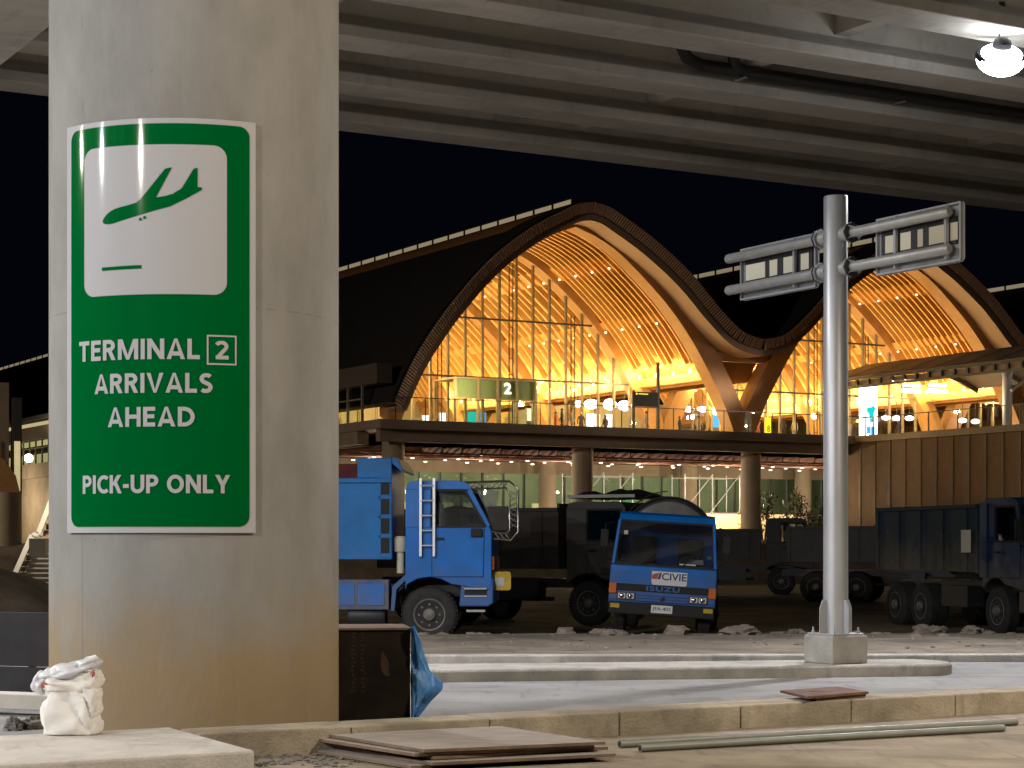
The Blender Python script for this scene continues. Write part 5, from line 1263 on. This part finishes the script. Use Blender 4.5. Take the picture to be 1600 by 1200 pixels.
b = MB(); b.poly([TW(8.6, 9.2, 1.0), TW(9.5, 9.2, 1.0), TW(9.4, 9.2, 4.6), TW(8.7, 9.2, 4.4)]); n_ = b.build('green_netting', M['greynet'], None, recalc=False); n_.modifiers.new('t', 'SOLIDIFY').thickness = .02
tag(n_, 'green netting hung beside the lit column under the deck', 'netting')
pw = MB().box(0, 9.5, 0, .25, -.4, 3.15).build('planter_wall', mat('cream_render', (.55, .42, .24), .85, var=.1, scale=1)); pw.location = TW(8.4, 5.2, 0); pw.rotation_euler = (0, 0, R(30)); pw.scale = (KT, KT, KT); tag(pw, 'low cream wall lit yellow behind the shrubs under the deck', 'wall')
def shrub(x, y, b_, h_, w_, seed, label, palm=False):
    p = on(x, y, b_); v = tthing('shrub', TW(p.x, b_, -.35), label, 'shrub', R(30), 'shrubs below the terminal deck'); rr = random.Random(seed)
    H = p.z + .35; b = MB(); tips = []
    for k in range(6):
        a_ = rr.uniform(0, 6.28); e = Vector((math.cos(a_) * w_ * .6, math.sin(a_) * w_ * .6, H * rr.uniform(.75, 1))); m_ = Vector((e.x * .3, e.y * .3, H * .5)); b.tube([(0, 0, 0), m_, e], [.05, .035, .012], 6); tips.append(e)
    b.build('stems', M['bark'], v); b = MB()
    for k in range(420):
        t = rr.choice(tips); d = Vector((rr.gauss(0, 1), rr.gauss(0, 1), rr.gauss(0, 1))) * w_ * .28; c = t * rr.uniform(.78, 1.02) + d
        u = Vector((rr.uniform(-1, 1), rr.uniform(-1, 1), rr.uniform(-1, 1))).normalized(); q = u.cross(Vector((.3, .2, 1))).normalized(); s_ = rr.uniform(.06, .13)
        b.poly([c, c + u * s_ + q * s_ * .4, c + u * s_ * 2.2, c + u * s_ - q * s_ * .4])
    b.build('leaves', M['leaf'], v, recalc=False, weld=False)
for i, (x, y, b_, h_, w_, lb) in enumerate(((1193, 776, 2.0, 3, .55, 'bushy round shrub just right of the lit column'), (1246, 760, 2.4, 3, .45, 'tallest upright shrub before the lit cream wall'), (1226, 790, 1.6, 3, .5, 'middle thin shrub before the lit cream wall'),
                                            (1268, 782, 1.2, 3, .8, 'spreading shrub beside the louvred wall corner'), (1290, 800, .8, 3, .8, 'low dark shrub right beside the sign pole'), (1170, 800, 1.4, 3, .4, 'small low shrub left of the bushy round one'))): shrub(x, y, b_, h_, w_, 20 + i, lb)

# far left: stair, tower, lamp
v = thing('boarding_tower', px(14, 860, 92) - Vector((0, 0, 0)), 'dim concrete boarding tower with narrow lit windows at the far left', 'building', R(30)); v.location.z = -.4
MB().box(-4.2, .0, 0, 3, 0, 9.7).build('tower_wall', M['deck'], v)
MB().lathe([(.9, 0), (.9, 4.4)], 24, Matrix.Translation((-.6, -1.0, 0))).build('tower_column', M['tcol'], v, smooth=True)
MB().prism([(-1.4, 4.4), (.2, 4.4), (.0, 5.2), (-.6, 6.0), (-1.4, 6.2)], 'y', -1.2, -.2).build('timber_bracket', M['wood'], v)
for x, z0, z1 in ((-.75, 5.0, 6.9), (.25, 4.5, 6.9)): MB().box(x, x + .28, -.06, -.001, z0, z1).build('lit_window', M['e_win'], v)
MB().box(.18, .62, -.02, .3, 4.2, 9.0).build('tower_pier', M['mulld'], v)
point('stair_fill', px(30, 770, 67), 500, (1, .85, .6), .15)  # unseen point added to brighten the staircase
v = thing('steel_staircase', px(18, 868, 70), 'white steel staircase rising towards the terminal at the far left', 'staircase', 0); v.location.z = -.4
b = MB(); p0, p1, p2, p3 = Vector((0, 0, .6)), Vector((.75, 0, 2.3)), Vector((.98, 0, 2.35)), Vector((1.7, 0, 4.2))
for y in (0, 1.1): b = MB(); b.beam(p0 + Vector((0, y, 0)), p1 + Vector((0, y, 0)), .06, .18); b.beam(p1 + Vector((0, y, 0)), p2 + Vector((0, y, 0)), .06, .14); b.beam(p2 + Vector((0, y, 0)), p3 + Vector((0, y, 0)), .06, .18); b.build('stringer', M['white'], v)
b = MB()
for k in range(8):
    q = p0.lerp(p1, (k + .5) / 8); b.box(q.x - .12, q.x + .12, .04, 1.06, q.z, q.z + .03); q = p2.lerp(p3, (k + .5) / 8); b.box(q.x - .12, q.x + .12, .04, 1.06, q.z, q.z + .03)
b.build('treads', M['galvdull'], v); b = MB()
for k in range(9): b.box(.2 + k * .0, 1.4, 1.2, 1.26, .5 + k * .18, .56 + k * .18)
b.build('slatted_screen', M['galvdull'], v)
lp = px(45, 716, 178); v = thing('wall_lamp', lp, 'glaring warm lamp on the wall at the far left', 'lamp')
MB().ball((0, 0, 0), .42, .3, .42, 14, 9).build('lamp_globe', M['e_warm'], v, smooth=True); MB().beam((0, 0, 0), (0, 1.6, .1), .08, .08).build('lamp_bracket', M['mulld'], v); point('lamp_glow', (0, -.8, 0), 9000, (1, .82, .5), .2, v)
bx_ = px(60, 850, 66); v = MB().box(-.28, .28, -.2, .2, 0, .62).build('white_cabinet', M['cream'], None, bevel=.02); v.location = (bx_.x, bx_.y, 1.15); tag(v, 'small pale cabinet on top of the earth mound at the far left', 'cabinet')
